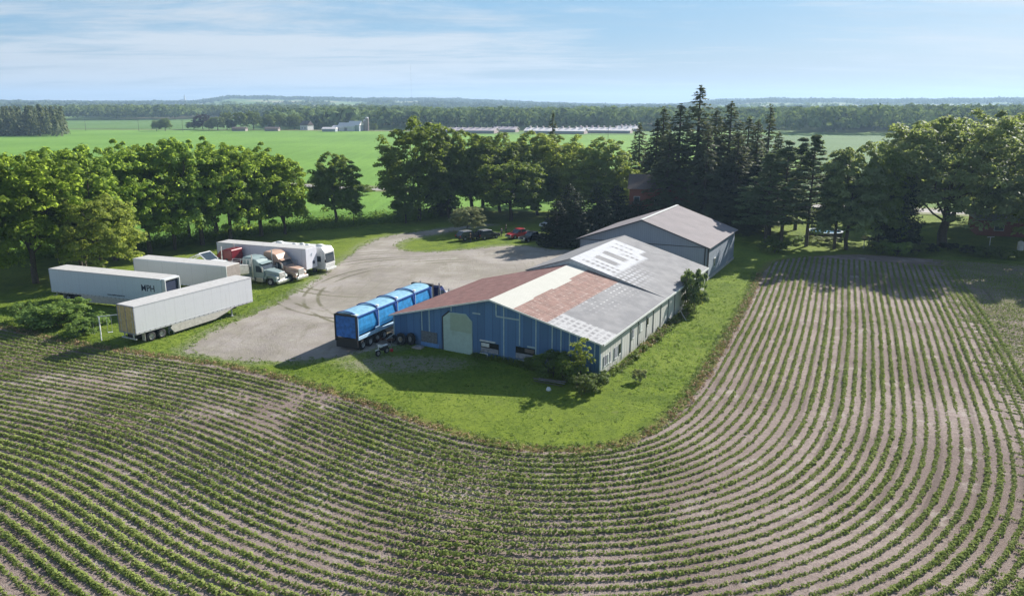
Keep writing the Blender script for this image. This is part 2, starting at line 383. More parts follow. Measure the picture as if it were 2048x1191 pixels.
def far_mat(t):
    P = t.n('ShaderNodeNewGeometry').outputs['Position']
    v = t.n('ShaderNodeTexVoronoi', {'Vector': t.mapping(P, (1, .55, 1), (0, 0, radians(20))), 'Scale': .0060}).outputs['Color']
    s = t.n('ShaderNodeSeparateColor', {0: v}).outputs
    c = t.mix(s[0], (.11,.20,.05), (.20,.27,.08)); c = t.mix(t.rng(s[1], .55, .63), c, (.38,.35,.20))
    c = t.mix(t.m('MULTIPLY', t.noise(P, .02, 4), .4), c, (.07,.11,.035))
    t.out(t.bsdf(c, .95, 0, .05))
M['far'] = material('far_fields_ground', far_mat)
o = npmesh('terrain', np.stack([FX.ravel(), FY.ravel(), FZ.ravel()], 1), FF, M['far'], smooth=True); tag(o, kind='structure')

def crop_mat(a, b, sc=.5, rot=20, dark=(.04,.085,.02)):
    def fn(t):
        P = t.n('ShaderNodeNewGeometry').outputs['Position']
        c = t.mix(t.rng(t.noise(P, .012, 4), .35, .65), a, b)
        st = t.noise(t.mapping(P, (.9, .03, 1), (0, 0, radians(rot))), .5, 3)
        c = t.mix(t.rng(st, .4, .65, 0, .35), c, tuple(k*1.25 for k in b))
        c = t.mix(t.rng(t.noise(P, sc, 5, .75), .42, .7, 0, .55), c, dark)
        t.out(t.bsdf(c, .9, 0, .15, bump=t.noise(P, 1.2, 3), bstr=.8, bdist=.3))
    return fn
def sheet(name, pts, z, mat, label=None, holes=None, step=None):
    me = bpy.data.meshes.new(name); me.from_pydata([(p[0], p[1], z) for p in pts], [], [list(range(len(pts)))])
    me.materials.append(mat); o = bpy.data.objects.new(name, me); COL.objects.link(o); tag(o, label, kind='structure')
    return o
M['cropA'] = material('bright_crop', crop_mat((.125,.25,.036), (.170,.315,.048), dark=(.09,.18,.03)))
M['cropB'] = material('pale_crop', crop_mat((.10,.19,.045), (.13,.23,.06)))
M['cropC'] = material('dark_crop', crop_mat((.055,.125,.035), (.085,.165,.045)))
M['stubble'] = material('rough_grass', crop_mat((.14,.17,.06), (.20,.20,.09)))
sheet('main_green_field', [(-620,178),(-24,178),(60,178),(120,300),(340,640),(330,668),(-60,690),(-250,735),(-620,770)], .0, M['cropA'], 'wide bright green crop field beyond the road')
sheet('right_green_field', [(60,200),(420,200),(560,600),(360,608),(150,615),(128,330)], .03, M['cropC'], 'dark green field seen past the right hand trees')
sheet('far_left_field', [(-640,782),(-420,775),(-250,752),(-180,775),(-210,1000),(-260,1290),(-700,1290)], .02, M['cropB'], 'paler green field past the fence line')
sheet('grass_strip', [(-640,770),(-250,735),(-60,690),(-40,712),(-180,765),(-250,752),(-640,788)], .05, M['stubble'], 'rough grass strip along the far fence line')
sheet('barn_meadow', [(-70,640),(120,618),(140,668),(-60,700)], .06, M['cropB'], 'lighter green strip in front of the long barns')
# road
def road_fn(t):
    P = t.n('ShaderNodeNewGeometry').outputs['Position']
    c = t.mix(t.rng(t.noise(P, .4, 4), .3, .7), (.27,.25,.235), (.36,.335,.31)); t.out(t.bsdf(c, .9, 0, .2))
M['road'] = material('road_surface', road_fn)
rd0 = V3(-61.33, 233.6, 0); rd1 = V3(-36.9, 217.36, 0); dr = uaz(109.5); nr = V3(-dr[1], dr[0], 0)
a, b = rd0-dr*420, rd0+dr*260
sheet('road', [tuple((a-nr*3.6)[:2]), tuple((b-nr*3.6)[:2]), tuple((b+nr*3.6)[:2]), tuple((a+nr*3.6)[:2])], .07, M['road'], 'grey country road crossing the green fields')
for sgn in (-1, 1):
    p0, p1 = a+nr*3.6*sgn, b+nr*3.6*sgn; q0, q1 = p0+nr*3.2*sgn, p1+nr*3.2*sgn
    sheet('road_verge', [tuple(k[:2]) for k in (p0, p1, q1, q0)], .05, M['stubble'], 'grass verge beside the country road')

# ---------------------------------------------------------------- crop rows
rng = np.random.default_rng(11)
def in_view(P, mx=160, z=0.):
    u, v = PR(np.column_stack([P, np.full(len(P), z)])); return (u > -mx) & (u < 2048+mx) & (v < 1191+mx*1.2) & (v > 150) & (P[:, 1] > 5)
base = EDGE.copy()
for _ in range(160): base[1:-1] = (base[:-2]+base[1:-1]*2+base[2:])/4
tmp = np.vstack([base, base[-1]+tail_dir[None]*np.arange(.5, 16, .5)[:, None]])
tg = np.gradient(tmp, axis=0); tg /= np.linalg.norm(tg, axis=1, keepdims=True)
for _ in range(60): tg[1:-1] = (tg[:-2]+tg[1:-1]*2+tg[2:])/4
tg /= np.linalg.norm(tg, axis=1, keepdims=True); nrm = np.stack([tg[:, 1], -tg[:, 0]], 1)      # to the field side
SP = .765; NH = 34
ic = int(np.argmin(np.linalg.norm(tmp-G(760, 818)[:2], axis=1)))      # the rows run straight on from here past the headland
P_all, W_all, K_all = [], [], []
def lay(L, w_, k, st=.15):
    s = np.r_[0, np.cumsum(np.linalg.norm(np.diff(L, axis=0), axis=1))]; t = np.arange(0, s[-1], st)+rng.uniform(0, .1)
    P = np.stack([np.interp(t, s, L[:, 0]), np.interp(t, s, L[:, 1])], 1)
    P = P + rng.normal(0, .035, P.shape) + (vnoise(P[:, 0], P[:, 1], 7, 20+k % 30)[:, None]-.5)*.10
    P = P[in_view(P, 60)]
    return P
for k in range(NH):
    P = lay(tmp+nrm*(.75+SP*k), 1., k); P_all.append(P); W_all.append(np.full(len(P), 1.0)); K_all.append(np.full(len(P), k))
for k in range(NH, 100):                                  # left part keeps following the curve
    P = lay((tmp+nrm*(.75+SP*k))[:ic+1], 1., k)
    if len(P): P_all.append(P); W_all.append(np.full(len(P), .97)); K_all.append(np.full(len(P), k))
bd = tg[ic]; bn = nrm[ic]
for k in range(-230, 110):
    L = tmp[ic][None]+bd*np.array([[0.], [190.]])+bn*(.75+SP*k); P = lay(L, .9, abs(k), .17)
    if len(P) < 3: continue
    P = P[inside(P, FIELD_POLY)]
    if len(P) < 3: continue
    dd = dist_line(P, tmp[::2]); ok = dd > SP*(NH-.4) + rng.uniform(-3.4, .2)
    P_all.append(P[ok]); W_all.append(np.full(ok.sum(), .84)); K_all.append(np.full(ok.sum(), k+300))
K_ = np.concatenate(K_all)
P = np.vstack(P_all); W = np.concatenate(W_all)
ok = in_view(P, 60) & inside(P, FIELD_POLY); P, W, K_ = P[ok], W[ok], K_[ok]
rowf = np.random.RandomState(5).uniform(.82, 1.15, 500)[K_.astype(int) % 500]
dens = vnoise(P[:, 0], P[:, 1], 7, 31)*.6+vnoise(P[:, 0], P[:, 1], 1.6, 32)*.4
patch = np.exp(-(((P[:, 0]+22)/15)**2+((P[:, 1]-60)/6)**2))*.25 + np.exp(-(((P[:, 0]-16)/7)**2+((P[:, 1]-55)/7)**2))*.32
dens = dens-patch
lush = np.exp(-((((P-G(200, 1040)[:2])@bn)/2.6)**2))*np.clip((G(900,1191)[0]-P[:, 0])/10, 0, 1)
dens = dens+lush*.7
keep = rng.random(len(P)) < np.clip(.50+dens*1.9, .30, 1); P, W, dens, lush, rowf = P[keep], W[keep], dens[keep], lush[keep], rowf[keep]
size = W*rowf*np.where(P[:, 0] < 10, 1.14, 1.0)*(.68+.62*np.clip(dens, 0, 1))*rng.uniform(.75, 1.2, len(P)); size = np.minimum(size, 1.35)
NL = 11; n = len(P)
PP = np.repeat(P, NL, 0); SS = np.repeat(size, NL); r3 = rng.normal(size=(n*NL, 3)); r3 /= np.linalg.norm(r3, axis=1, keepdims=True)
r3[:, 2] = np.abs(r3[:, 2]); rad = SS*.175*rng.uniform(.55, 1.1, n*NL)
C = np.column_stack([PP[:, 0]+r3[:, 0]*rad, PP[:, 1]+r3[:, 1]*rad, .03+r3[:, 2]*rad*1.05])
V, Fq = leaf_quads(C, r3+V3(0, 0, .5)+rng.normal(0, .35, r3.shape), SS*.078*rng.uniform(.8, 1.2, n*NL), rng, .72)
o = npmesh('soybean_rows', V, Fq, M['crop'], {'rnd': np.clip(rng.random(n*NL)*.75+np.repeat(lush, NL)*.3, 0, 1)})
tag(o, 'curving rows of young green bean plants in brown soil', 'crop', kind='stuff')
print('crop plants', n)

def clumps(name, P, h, r, nl, ls, mat, label, cat, kind='stuff', flat=False, seed=1, root=None):
    """leafy clumps at 2D points P, heights h (array or scalar), radius r"""
    rg = np.random.default_rng(seed); n = len(P); h = np.broadcast_to(h, n); r = np.broadcast_to(r, n)
    z0 = P[:, 2] if P.shape[1] == 3 else np.zeros(n)
    d = rg.normal(size=(n*nl, 3)); d /= np.linalg.norm(d, axis=1, keepdims=True); d[:, 2] = np.abs(d[:, 2])
    q = rg.uniform(.35, 1.05, n*nl); hr, rr_ = np.repeat(h, nl), np.repeat(r, nl)
    C = np.column_stack([np.repeat(P[:, 0], nl)+d[:, 0]*rr_*q, np.repeat(P[:, 1], nl)+d[:, 1]*rr_*q, np.repeat(z0, nl)+d[:, 2]*hr*q])
    V, Fq = leaf_quads(C, d+rg.normal(0, .5, d.shape), ls*rg.uniform(.7, 1.3, n*nl), rg, .5)
    o = npmesh(name, V, Fq, mat, {'rnd': rg.random(n*nl)}, parent=root)
    return tag(o, label, cat, kind=kind) if label else o
def along(line, a, b, n, seed=0):
    rg = np.random.default_rng(seed); i = rg.integers(0, len(line)-1, n); t = rg.random((n, 1))
    L = line[i]*(1-t)+line[i+1]*t
    g_ = np.gradient(line, axis=0); g_ /= np.linalg.norm(g_, axis=1, keepdims=True); nn = np.stack([g_[:, 1], -g_[:, 0]], 1)[i]
    return L+nn*rg.uniform(a, b, (n, 1))
E1 = EDGE[in_view(EDGE, 50)]
clumps('dry_edge_weeds', along(E1, -.75, .3, 1000, 3), .28, .28, 9, .09, M['deadweed'], 'band of dry brown weeds where the lawn meets the soil', 'weeds', seed=5)
p = along(E1, -1.3, .1, 1500, 4); clumps('edge_grass', p, .25, .25, 8, .085, M['weed'], 'longer unmown grass along the field edge', 'grass', seed=6)
# short grass over the lawn
m_ = (gd > 0) & (fd < 0) & (cdd > 0) & (Q[:, 1] < 112) & (np.abs(Q[:, 0]) < 62)
cand = Q[m_]; pk = cand[rng.integers(0, len(cand), 17000)]+rng.uniform(-.25, .25, (17000, 2))
pk = pk[in_view(pk, 50)]
clumps('lawn_grass', pk, .10, .2, 5, .07, M['grassblade'], 'short mown grass of the yard', 'grass', seed=8)

# ---------------------------------------------------------------- trees: master meshes
def tubes_np(segs, n=6):
    V, F = [], []
    for p, q, r0, r1 in segs:
        p, q = np.array(p, float), np.array(q, float); d = q-p; L = np.linalg.norm(d)
        if L < 1e-6: continue
        d /= L; a = np.cross(d, [0, 0, 1.] if abs(d[2]) < .9 else [1., 0, 0]); a /= np.linalg.norm(a); b = np.cross(d, a)
        t = np.arange(n)*2*pi/n; ring = np.cos(t)[:, None]*a+np.sin(t)[:, None]*b
        base = sum(len(x) for x in V); V.append(np.vstack([p+ring*r0, q+ring*r1]))
        F.append(np.array([(base+i, base+(i+1) % n, base+n+(i+1) % n, base+n+i) for i in range(n)]))
    return np.vstack(V), np.vstack(F)
def limb(p, q, r0, r1, rg, bend=.12, k=3):
    p, q = np.array(p, float), np.array(q, float); L = np.linalg.norm(q-p); pts = [p]
    for i in range(1, k): pts.append(p+(q-p)*i/k+rg.normal(0, bend*L/k, 3))
    pts.append(q); rs = np.linspace(r0, r1, k+1)
    return [(pts[i], pts[i+1], rs[i], rs[i+1]) for i in range(k)]
PROTO = {}
hypot_ = math.hypot
def broadleaf(key, seed, H, R, z0, ncl, nleaf, cr, ls, top=.55, droop=0., lobes=7, lobeamp=.3, gap=.55, trunk_r=.32, multi=1, tall=1.):
    rg = np.random.default_rng(seed); ld = rg.normal(size=(lobes, 3)); ld /= np.linalg.norm(ld, axis=1, keepdims=True)
    cz = (H+z0)/2; hz = (H-z0)/2; cen, segs = [], []
    while len(cen) < ncl:
        d = rg.normal(size=3); d /= np.linalg.norm(d)
        if d[2] < -.75: continue
        am = 1-lobeamp+lobeamp*1.6*max(0, max((ld@d)-.55)/.45)
        q = am*(rg.random()**.45)*1.0
        if q < gap and rg.random() < .75: q = gap+(1-gap)*rg.random()*.9
        sh = 1.0 if d[2] < 0 else (1-top*.25*d[2])
        hk = 1/max(hypot_(d[0], d[1]), .3)**.45
        c = np.array([d[0]*R*q*sh*hk, d[1]*R*q*sh*hk, cz+d[2]*hz*min(q, 1.02)])
        if c[2] > H-.3: c[2] = H-.3-rg.random()*.5
        cen.append(c)
    cen = np.array(cen); n = len(cen); crs = cr*rg.uniform(.6, 1.25, n)*(1-.25*np.clip((cen[:, 2]-cz)/hz, 0, 1))
    d = rg.normal(size=(n*nleaf, 3)); d /= np.linalg.norm(d, axis=1, keepdims=True)
    d[:, 2] = np.where(d[:, 2] < -.25, -d[:, 2], d[:, 2])
    C = np.repeat(cen, nleaf, 0)+d*np.repeat(crs, nleaf)[:, None]*rg.uniform(.5, 1.08, n*nleaf)[:, None]*np.array([1, 1, .72])
    hd = np.hypot(d[:, 0], d[:, 1]); C[:, 2] -= droop*hd**2*np.repeat(crs, nleaf)
    N = d+rg.normal(0, .42, d.shape)+V3(0, 0, .35)
    V, F = leaf_quads(C, N, ls*rg.uniform(.65, 1.3, len(C)), rg, .62)
    rnd = np.clip(np.repeat(rg.normal(.45, .2, n), nleaf)*.6+rg.random(len(C))*.45, 0, 1)
    for mth in range(multi):
        off = rg.normal(0, .35*(multi > 1), 2); base = np.array([off[0], off[1], -.1]); tp = np.array([off[0]*2.5, off[1]*2.5, z0+hz*.9])
        segs += limb(base, tp, trunk_r*(1.15 if multi == 1 else .7), trunk_r*.4, rg, .06, 5)
        for c in cen[rg.choice(n, 16 if multi == 1 else 9, replace=False)]:
            f = rg.uniform(.35, .95); s0 = base+(tp-base)*f
            if c[2] > s0[2]-.5: segs += limb(s0, c, trunk_r*.38*(1.1-f*.6), .03, rg, .14, 3)
    TV, TF = tubes_np(segs, 6)
    PROTO[key] = (('crown', V, F, {'rnd': rnd}), ('trunk', TV, TF, None), H, R)
def spruce(key, seed, H, R, z0, dz, nb, nq, ls, droop=.35, taper=.85, ragged=.2, up=0.):
    rg = np.random.default_rng(seed); Cs, Ns, Sz, segs, Rn = [], [], [], [], []
    z = z0
    while z < H-.3:
        f = (z-z0)/(H-z0); r = R*(1-f)**taper+.12; k = max(4, int(nb*(.45+.55*(1-f))))
        for i in range(k):
            az = rg.random()*2*pi; L = r*rg.uniform(1-ragged*2, 1+ragged*.5); dx, dy = cos(az), sin(az)
            m = max(4, int(nq*L/R+3)); t = rg.uniform(.12, 1, m)**.7
            zz_ = z-droop*L*t+up*L*t**2+rg.normal(0, .08, m); sw = rg.normal(0, .16*L*.5, m)*(1.1-t*.6)
            P = np.column_stack([dx*L*t-dy*sw, dy*L*t+dx*sw, zz_-np.abs(sw)*.3]); Cs.append(P)
            Ns.append(np.column_stack([dx*.5+rg.normal(0, .45, m), dy*.5+rg.normal(0, .45, m), .8+rg.normal(0, .3, m)])); Sz.append(ls*rg.uniform(.7, 1.3, m)*(.65+.35*(1-f)))
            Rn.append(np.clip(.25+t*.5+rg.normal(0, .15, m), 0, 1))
            if rg.random() < .25: segs.append((np.array([0, 0, z]), np.array([dx*L*.8, dy*L*.8, z-droop*L*.8+up*L*.64]), .06, .02))
        z += dz*rg.uniform(.7, 1.3)
    m = 24; t = rg.random(m); Cs.append(np.column_stack([rg.normal(0, .1, m), rg.normal(0, .1, m), H-t*1.0])); Ns.append(rg.normal(size=(m, 3))); Sz.append(np.full(m, ls*.5)); Rn.append(np.full(m, .5))
    V, F = leaf_quads(np.vstack(Cs), np.vstack(Ns), np.concatenate(Sz), rg, .42)
    segs += limb((0, 0, -.1), (0, 0, H-.4), H*.013+.08, .03, rg, .005, 6)
    TV, TF = tubes_np(segs, 6)
    PROTO[key] = (('crown', V, F, {'rnd': np.concatenate(Rn)}), ('trunk', TV, TF, None), H, R)
def pine(key, seed, H, R, z0, whorls, nb, nleaf, ls):
    rg = np.random.default_rng(seed); Cs, Ns, segs = [], [], []
    for z in np.linspace(z0, H-.6, whorls):
        f = (z-z0)/(H-z0); r = R*(.55+.6*min(1, (1-f)*1.6)*1.)*(1-f**2.2) + .3
        for i in range(nb):
            az = rg.random()*2*pi; L = r*rg.uniform(.5, 1.1); zz_ = z+rg.normal(0, .35); tip = np.array([cos(az)*L, sin(az)*L, zz_+.12*L])
            segs.append((np.array([0, 0, zz_-.1*L]), tip, .06, .02))
            for s in (.55, .8, 1.0):
                if s < 1 and rg.random() < .25: continue
                c = np.array([tip[0]*s, tip[1]*s, zz_+.1*L*s]); m = int(nleaf*rg.uniform(.6, 1.2)); d = rg.normal(size=(m, 3)); d /= np.linalg.norm(d, axis=1, keepdims=True)
                Cs.append(c+d*np.array([.85, .85, .30])*rg.uniform(.3, 1, (m, 1))*(.55+.25*L/R)); Ns.append(d*.5+V3(0, 0, .9)+rg.normal(0, .4, (m, 3)))
    C = np.vstack(Cs); V, F = leaf_quads(C, np.vstack(Ns), ls*rg.uniform(.7, 1.3, len(C)), rg, .45)
    segs += limb((0, 0, -.1), (0, 0, H-.8), .26, .04, rg, .01, 6); TV, TF = tubes_np(segs, 6)
    PROTO[key] = (('crown', V, F, {'rnd': rg.random(len(C))}), ('trunk', TV, TF, None), H, R)
broadleaf('walA', 1, 18, 5.6, .9, 270, 72, .92, .235, top=.5, droop=.35, lobeamp=.26, gap=.5, tall=1)
broadleaf('walB', 2, 18, 5.2, .8, 260, 72, .92, .235, top=.6, droop=.35, lobeamp=.28, gap=.5, multi=2)
broadleaf('walC', 3, 17, 5.8, .9, 270, 72, .92, .235, top=.7, droop=.35, lobeamp=.24, gap=.5)
broadleaf('mapA', 4, 20, 7.2, .8, 330, 80, 1.15, .25, top=.7, lobeamp=.28, gap=.6, droop=.2)
broadleaf('mapB', 5, 14, 6.0, .8, 290, 80, .95, .22, top=.3, lobeamp=.15, gap=.65, droop=.1)
broadleaf('mapC', 6, 17, 5.4, 1.0, 290, 80, 1.05, .24, top=.8, lobeamp=.34, gap=.55, droop=.2)
broadleaf('bigm', 7, 23, 9.5, 3.0, 430, 90, 1.35, .25, top=.5, lobeamp=.34, gap=.6, droop=.15, multi=1, trunk_r=.55)
broadleaf('thin', 8, 9, 2.2, 2.0, 34, 60, .75, .16, top=.9, lobeamp=.4, gap=.4, trunk_r=.12)
broadleaf('shrb', 9, 3, 1.9, .2, 40, 80, .55, .13, top=.2, lobeamp=.25, gap=.5, trunk_r=.06, multi=3)
spruce('sprA', 10, 26, 5.0, .8, .40, 13, 24, .40, droop=.30, up=.12, taper=.72)
spruce('sprB', 11, 22, 4.2, .8, .40, 12, 24, .38, droop=.38, ragged=.2, taper=.7)
spruce('sprC', 12, 18, 2.6, 2.0, .45, 8, 16, .32, droop=.25, ragged=.35)
spruce('cedA', 13, 11, 3.3, .1, .28, 16, 22, .27, droop=-.15, taper=.55, ragged=.12)
pine('pinA', 14, 19, 3.8, 4.2, 17, 7, 40, .27)
pine('pinB', 15, 19, 3.4, 4.8, 15, 7, 40, .27)
_cache = {}
def tree(key, leaf, px, top, hw, label, cat='tree', group=None, kind='tree', bark='bark', rot=None, base=None, lean=0):
    """px: pixel of the trunk base; top: pixel row of the top; hw: crown half width in pixels"""
    (cn, CV, CF, CA), (tn, TV, TF, _), H0, R0 = PROTO[key]
    b = G(*px) if base is None else np.array(base, float)
    dist = sqrt(b[0]**2+b[1]**2); a_up = PITCH-atan((595.5-top)/FPX)
    H = CH-b[1]*tan(a_up); R = 1.16*hw*(b[1]*cos(PITCH)+CH*sin(PITCH))/FPX
    root = empty(kind, b, random.random()*6.28 if rot is None else rot, label, cat, group)
    root.scale = (R/R0, R/R0, H/H0); root.rotation_euler[1] = lean
    for nm, V, F, A, mt in ((cn, CV, CF, CA, leaf), (tn, TV, TF, None, bark)):
        kk = (key, nm, mt)
        if kk in _cache:
            o = bpy.data.objects.new(nm, _cache[kk]); COL.objects.link(o); o.parent = root
        else:
            o = npmesh(nm, V, F, M[mt], A, parent=root); _cache[kk] = o.data
    return root
GW = 'walnut trees in a row behind the parked trailers'
wal = [  # key, base px, top, hw, label
 ('walA',(-45,575),285,85,'leftmost yellow green tree, cut by the photo edge'),
 ('walC',(72,566),284,84,'broad yellow green tree behind the rear end of the lettered trailer'),
 ('walB',(165,545),292,72,'yellow green tree second from the left behind the lettered trailer'),
 ('mapB',(205,558),392,66,'low rounded green tree in front of the left part of the tree row'),
 ('walA',(232,520),281,66,'yellow green tree right of the low rounded tree in the row'),
 ('walC',(301,507),277,62,'tall yellow green tree with dark bare trunk behind the beige trailer'),
 ('walB',(352,499),272,62,'highest yellow green tree in the middle of the row'),
 ('walA',(405,490),276,62,'yellow green tree behind the white boat windscreen'),
 ('walC',(462,484),282,60,'yellow green tree behind the red truck cab'),
 ('walA',(523,472),288,56,'yellow green tree behind the white trailer and motorhome'),
 ('walB',(572,468),318,44,'rightmost bright yellow green tree of the row, beside the open field'),
 ('walB',(120,520),300,60,'yellow green tree of the back rank above the lettered trailer'),
 ('walC',(20,528),288,60,'yellow green tree of the back rank near the left edge'),('walA',(268,492),288,56,'yellow green tree of the back rank above the beige trailer'),('walB',(436,474),285,52,'yellow green tree of the back rank above the red cab'),('walC',(500,466),290,50,'yellow green tree of the back rank near the right end'),('walA',(378,480),284,54,'yellow green tree of the back rank in the middle of the row')]
for k, px, top, hw, lb in wal: tree(k, 'walnut' if k != 'mapB' else 'maple_light', px, top-11, hw*1.06, lb, group=GW)
GC = 'trees of the grove between driveway and sheds'
for k, lf, px, top, hw, lb in [
 ('mapC','maple',(672,452),306,46,'single dark green cone shaped tree standing apart in the green field gap'),
 ('mapA','maple',(838,440),236,70,'very tall dark maple left of the grove, beside the driveway'),
 ('mapC','maple',(900,436),258,48,'dark maple just right of the very tall maple'),
 ('mapC','maple',(942,432),262,58,'dark maple above the small olive tree'),
 ('mapA','maple',(1000,424),266,62,'maple behind the round front maple, left half'),
 ('mapC','maple_light',(1065,418),264,62,'lighter maple behind the round front maple, right half'),
 ('mapA','maple_light',(1120,424),272,60,'light green maple below the lone thin spruce'),
 ('mapB','maple_light',(1238,424),330,42,'low light tree between the willowy tree and the brick house'),('mapC','maple',(965,420),300,52,'lower dark maple filling the grove behind the olive tree'),('mapC','maple',(1075,430),322,44,'lower dark maple filling the grove right of the round front maple'),
 ('mapC','maple_light',(1198,432),276,56,'pale willowy tree left of the tall spruces'),
 ('mapB','maple',(1022,441),316,62,'round dark maple in front of the grove above the red pickup'),
 ('mapC','maple_light',(1160,436),318,46,'pale lower tree above the dark cedars'),
 ('mapB','maple',(812,446),372,26,'small dark tree at the foot of the very tall maple')]:
    tree(k, lf, px, top, hw, lb, group=GC)
tree('mapB','olive',(936,466),411,29,'small round olive green tree behind the parked cars', kind='olive_tree', bark='barkgrey')
tree('shrb','maple',(724,389),368,22,'small dark bush beside the country road', 'bush', kind='bush')
tree('thin','maple',(708,450),392,14,'thin young tree right of the single cone shaped tree')
GH = 'dark cedars crowding the lot beside the grey shed'
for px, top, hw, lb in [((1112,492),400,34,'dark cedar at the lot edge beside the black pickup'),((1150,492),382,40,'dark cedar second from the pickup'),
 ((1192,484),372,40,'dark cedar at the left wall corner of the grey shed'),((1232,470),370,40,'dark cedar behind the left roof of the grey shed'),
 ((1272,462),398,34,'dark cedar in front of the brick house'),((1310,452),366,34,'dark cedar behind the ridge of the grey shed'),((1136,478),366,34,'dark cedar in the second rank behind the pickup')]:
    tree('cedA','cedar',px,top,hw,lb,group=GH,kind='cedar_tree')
GS = 'tall dark spruces behind the grey shed'
for k, px, top, hw, lb in [
 ('sprB',(1274,420),246,36,'dark spruce of the back rank left of the whole group'),('sprB',(1306,438),236,36,'leftmost dark spruce above the brick house'),('sprB',(1318,436),212,42,'dark spruce second from the left above the brick house'),
 ('sprA',(1350,452),206,54,'broad drooping spruce left of the tallest spruce'),('sprA',(1386,446),170,60,'tallest dark spruce, its top standing against the sky'),
 ('sprB',(1420,440),216,46,'dark spruce just right of the tallest spruce'),('sprA',(1448,446),202,52,'dark spruce with pointed top between the tallest and the rightmost one'),
 ('sprB',(1484,440),232,44,'lower dark spruce right of the pointed one'),('sprC',(1525,430),208,40,'rightmost slim spruce with a narrow spire'),
 ('sprB',(1502,448),238,40,'short dark spruce left of the slim spire'),('sprC',(1104,400),221,26,'lone thin spruce rising above the light maples'),
 ('sprB',(884,428),250,28,'dark spruce peeking out right of the very tall maple'),('sprB',(1330,456),262,44,'dark spruce in the front rank above the shed roof'),('sprA',(1465,460),262,50,'dark spruce in the front rank behind the shed roof corner'),('sprB',(1545,440),262,38,'short dark spruce right of the slim spire'),
 ('sprB',(1405,462),258,48,'dark spruce in the front rank right of the shed ridge')]:
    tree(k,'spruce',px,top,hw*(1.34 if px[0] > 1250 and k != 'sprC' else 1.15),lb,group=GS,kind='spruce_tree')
GPN = 'pines along the lawn right of the grey shed'
for k, lf, px, top, hw, lb in [
 ('pinA','pine',(1562,488),282,46,'grey green pine leftmost on the sunny lawn'),('pinB','pine',(1612,492),268,42,'tall pine with bare trunk in front of the pool'),
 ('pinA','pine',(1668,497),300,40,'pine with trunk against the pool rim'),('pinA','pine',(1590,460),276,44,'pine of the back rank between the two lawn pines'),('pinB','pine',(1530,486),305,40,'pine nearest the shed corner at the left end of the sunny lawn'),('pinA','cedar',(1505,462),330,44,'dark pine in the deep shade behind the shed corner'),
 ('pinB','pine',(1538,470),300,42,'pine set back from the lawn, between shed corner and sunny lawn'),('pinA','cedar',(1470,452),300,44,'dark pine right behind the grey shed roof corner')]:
    tree(k,lf,px,top,hw*1.08,lb,group=GPN,kind='pine_tree')
GR = 'broad trees on the right lawn'
for k, lf, px, top, hw, lb in [
 ('mapC','maple_blue',(1692,499),284,58,'light grey green tree right of the pool'),('mapC','maple',(1752,500),298,46,'dark tree above the yellow roofed bird house'),
 ('cedA','cedar',(1790,500),330,46,'dark evergreen beside the big lawn maple'),('bigm','maple_blue',(1884,492),216,128,'huge spreading maple over the clipped round shrubs'),
 ('mapA','maple_blue',(1968,462),222,78,'tall pale maple behind the huge spreading one'),('mapA','maple_blue',(2050,470),236,84,'pale maple at the right photo edge'),('mapC','maple_blue',(1800,440),268,52,'pale tree in the background between the dark evergreen and the huge maple'),('mapC','maple_blue',(1905,442),262,56,'pale tree in the background behind the huge maple'),
 ('mapC','maple_light',(2130,520),250,80,'light tree cut by the right photo edge')]:
    tree(k,lf,px,top,hw,lb,group=GR)
# unseen neighbours to the right whose shadow reaches the field
for px, top, hw in [((2230,505),240,90),((2330,470),235,90)]:
    tree('mapA','maple',px,top,hw,'green tree beyond the right photo edge',group='trees beyond the right edge')
# understory shrubs and clipped balls
GB = 'garden shrubs on the right lawn'
for px, top, hw, lf, lb in [((1860,506),487,15,'cedar','clipped dark round shrub left of the huge maple trunk'),((1897,500),484,14,'cedar','clipped dark round shrub right of the huge maple trunk'),((1938,508),491,15,'cedar','clipped dark round shrub farthest right'),
 ((1558,483),471,10,'shrub','small leafy shrub left of the lawn pine'),((1590,487),472,15,'shrub','light leafy shrub between two lawn pines'),((1636,487),473,20,'maple_blue','loose shrub in front of the left half of the pool wall'),((1668,488),474,16,'weed','pale low shrub in front of the right half of the pool wall'),
 ((1790,512),482,26,'shrub','sprawling garden bush behind the field corner'),((1828,512),486,20,'weed','loose garden bush left of the clipped balls'),((1975,514),492,22,'maple','dark leafy bush under the clothesline post'),
 ((2010,516),494,20,'maple','dark leafy bush near the right edge'),((1755,508),478,22,'maple','dark bush right of the bird house'),((1548,505),478,26,'maple','dark weedy bush at the field corner behind the shed')]:
    tree('shrb',lf,px,top,hw,lb,'shrub',GB,'garden_shrub')
# far individual trees
GF = 'trees around the far farm lane'
k = 0
for u, vb, top, hw, lf, lb in [(313,259,240,9,'maple_blue','left tree of the lone far pair'),(331,259,236,11,'maple','right tree of the lone far pair'),
 (388,256,243,13,'maple','low far tree at the left end of the lane row'),(406,256,228,16,'redleaf','reddish brown far tree'),(418,258,240,9,'olive','small pale far tree beside the reddish one'),(436,258,232,13,'maple_blue','far tree right of the reddish one'),
 (454,257,224,14,'maple','tall far tree in the middle left of the lane row'),(464,257,240,8,'maple','short far tree in the lane row gap'),(482,257,222,12,'maple','narrow tall far tree of the lane row'),(508,256,221,17,'maple','widest far tree of the lane row'),
 (538,257,228,13,'maple','far tree above the low roofs'),(560,256,226,13,'maple','far tree before the white farmhouse, left one'),(590,256,228,14,'maple','far tree left of the white farmhouse'),(645,256,241,9,'maple','round far tree right of the white farmhouse'),(748,258,246,7,'maple','small round far tree right of the silos'),(712,256,240,8,'maple_light','light far tree before the farm barn')]:
    tree(('mapA','mapC','mapB')[k % 3],lf,(u,vb+3),top,hw,lb,group=GF,kind='tree'); k += 1

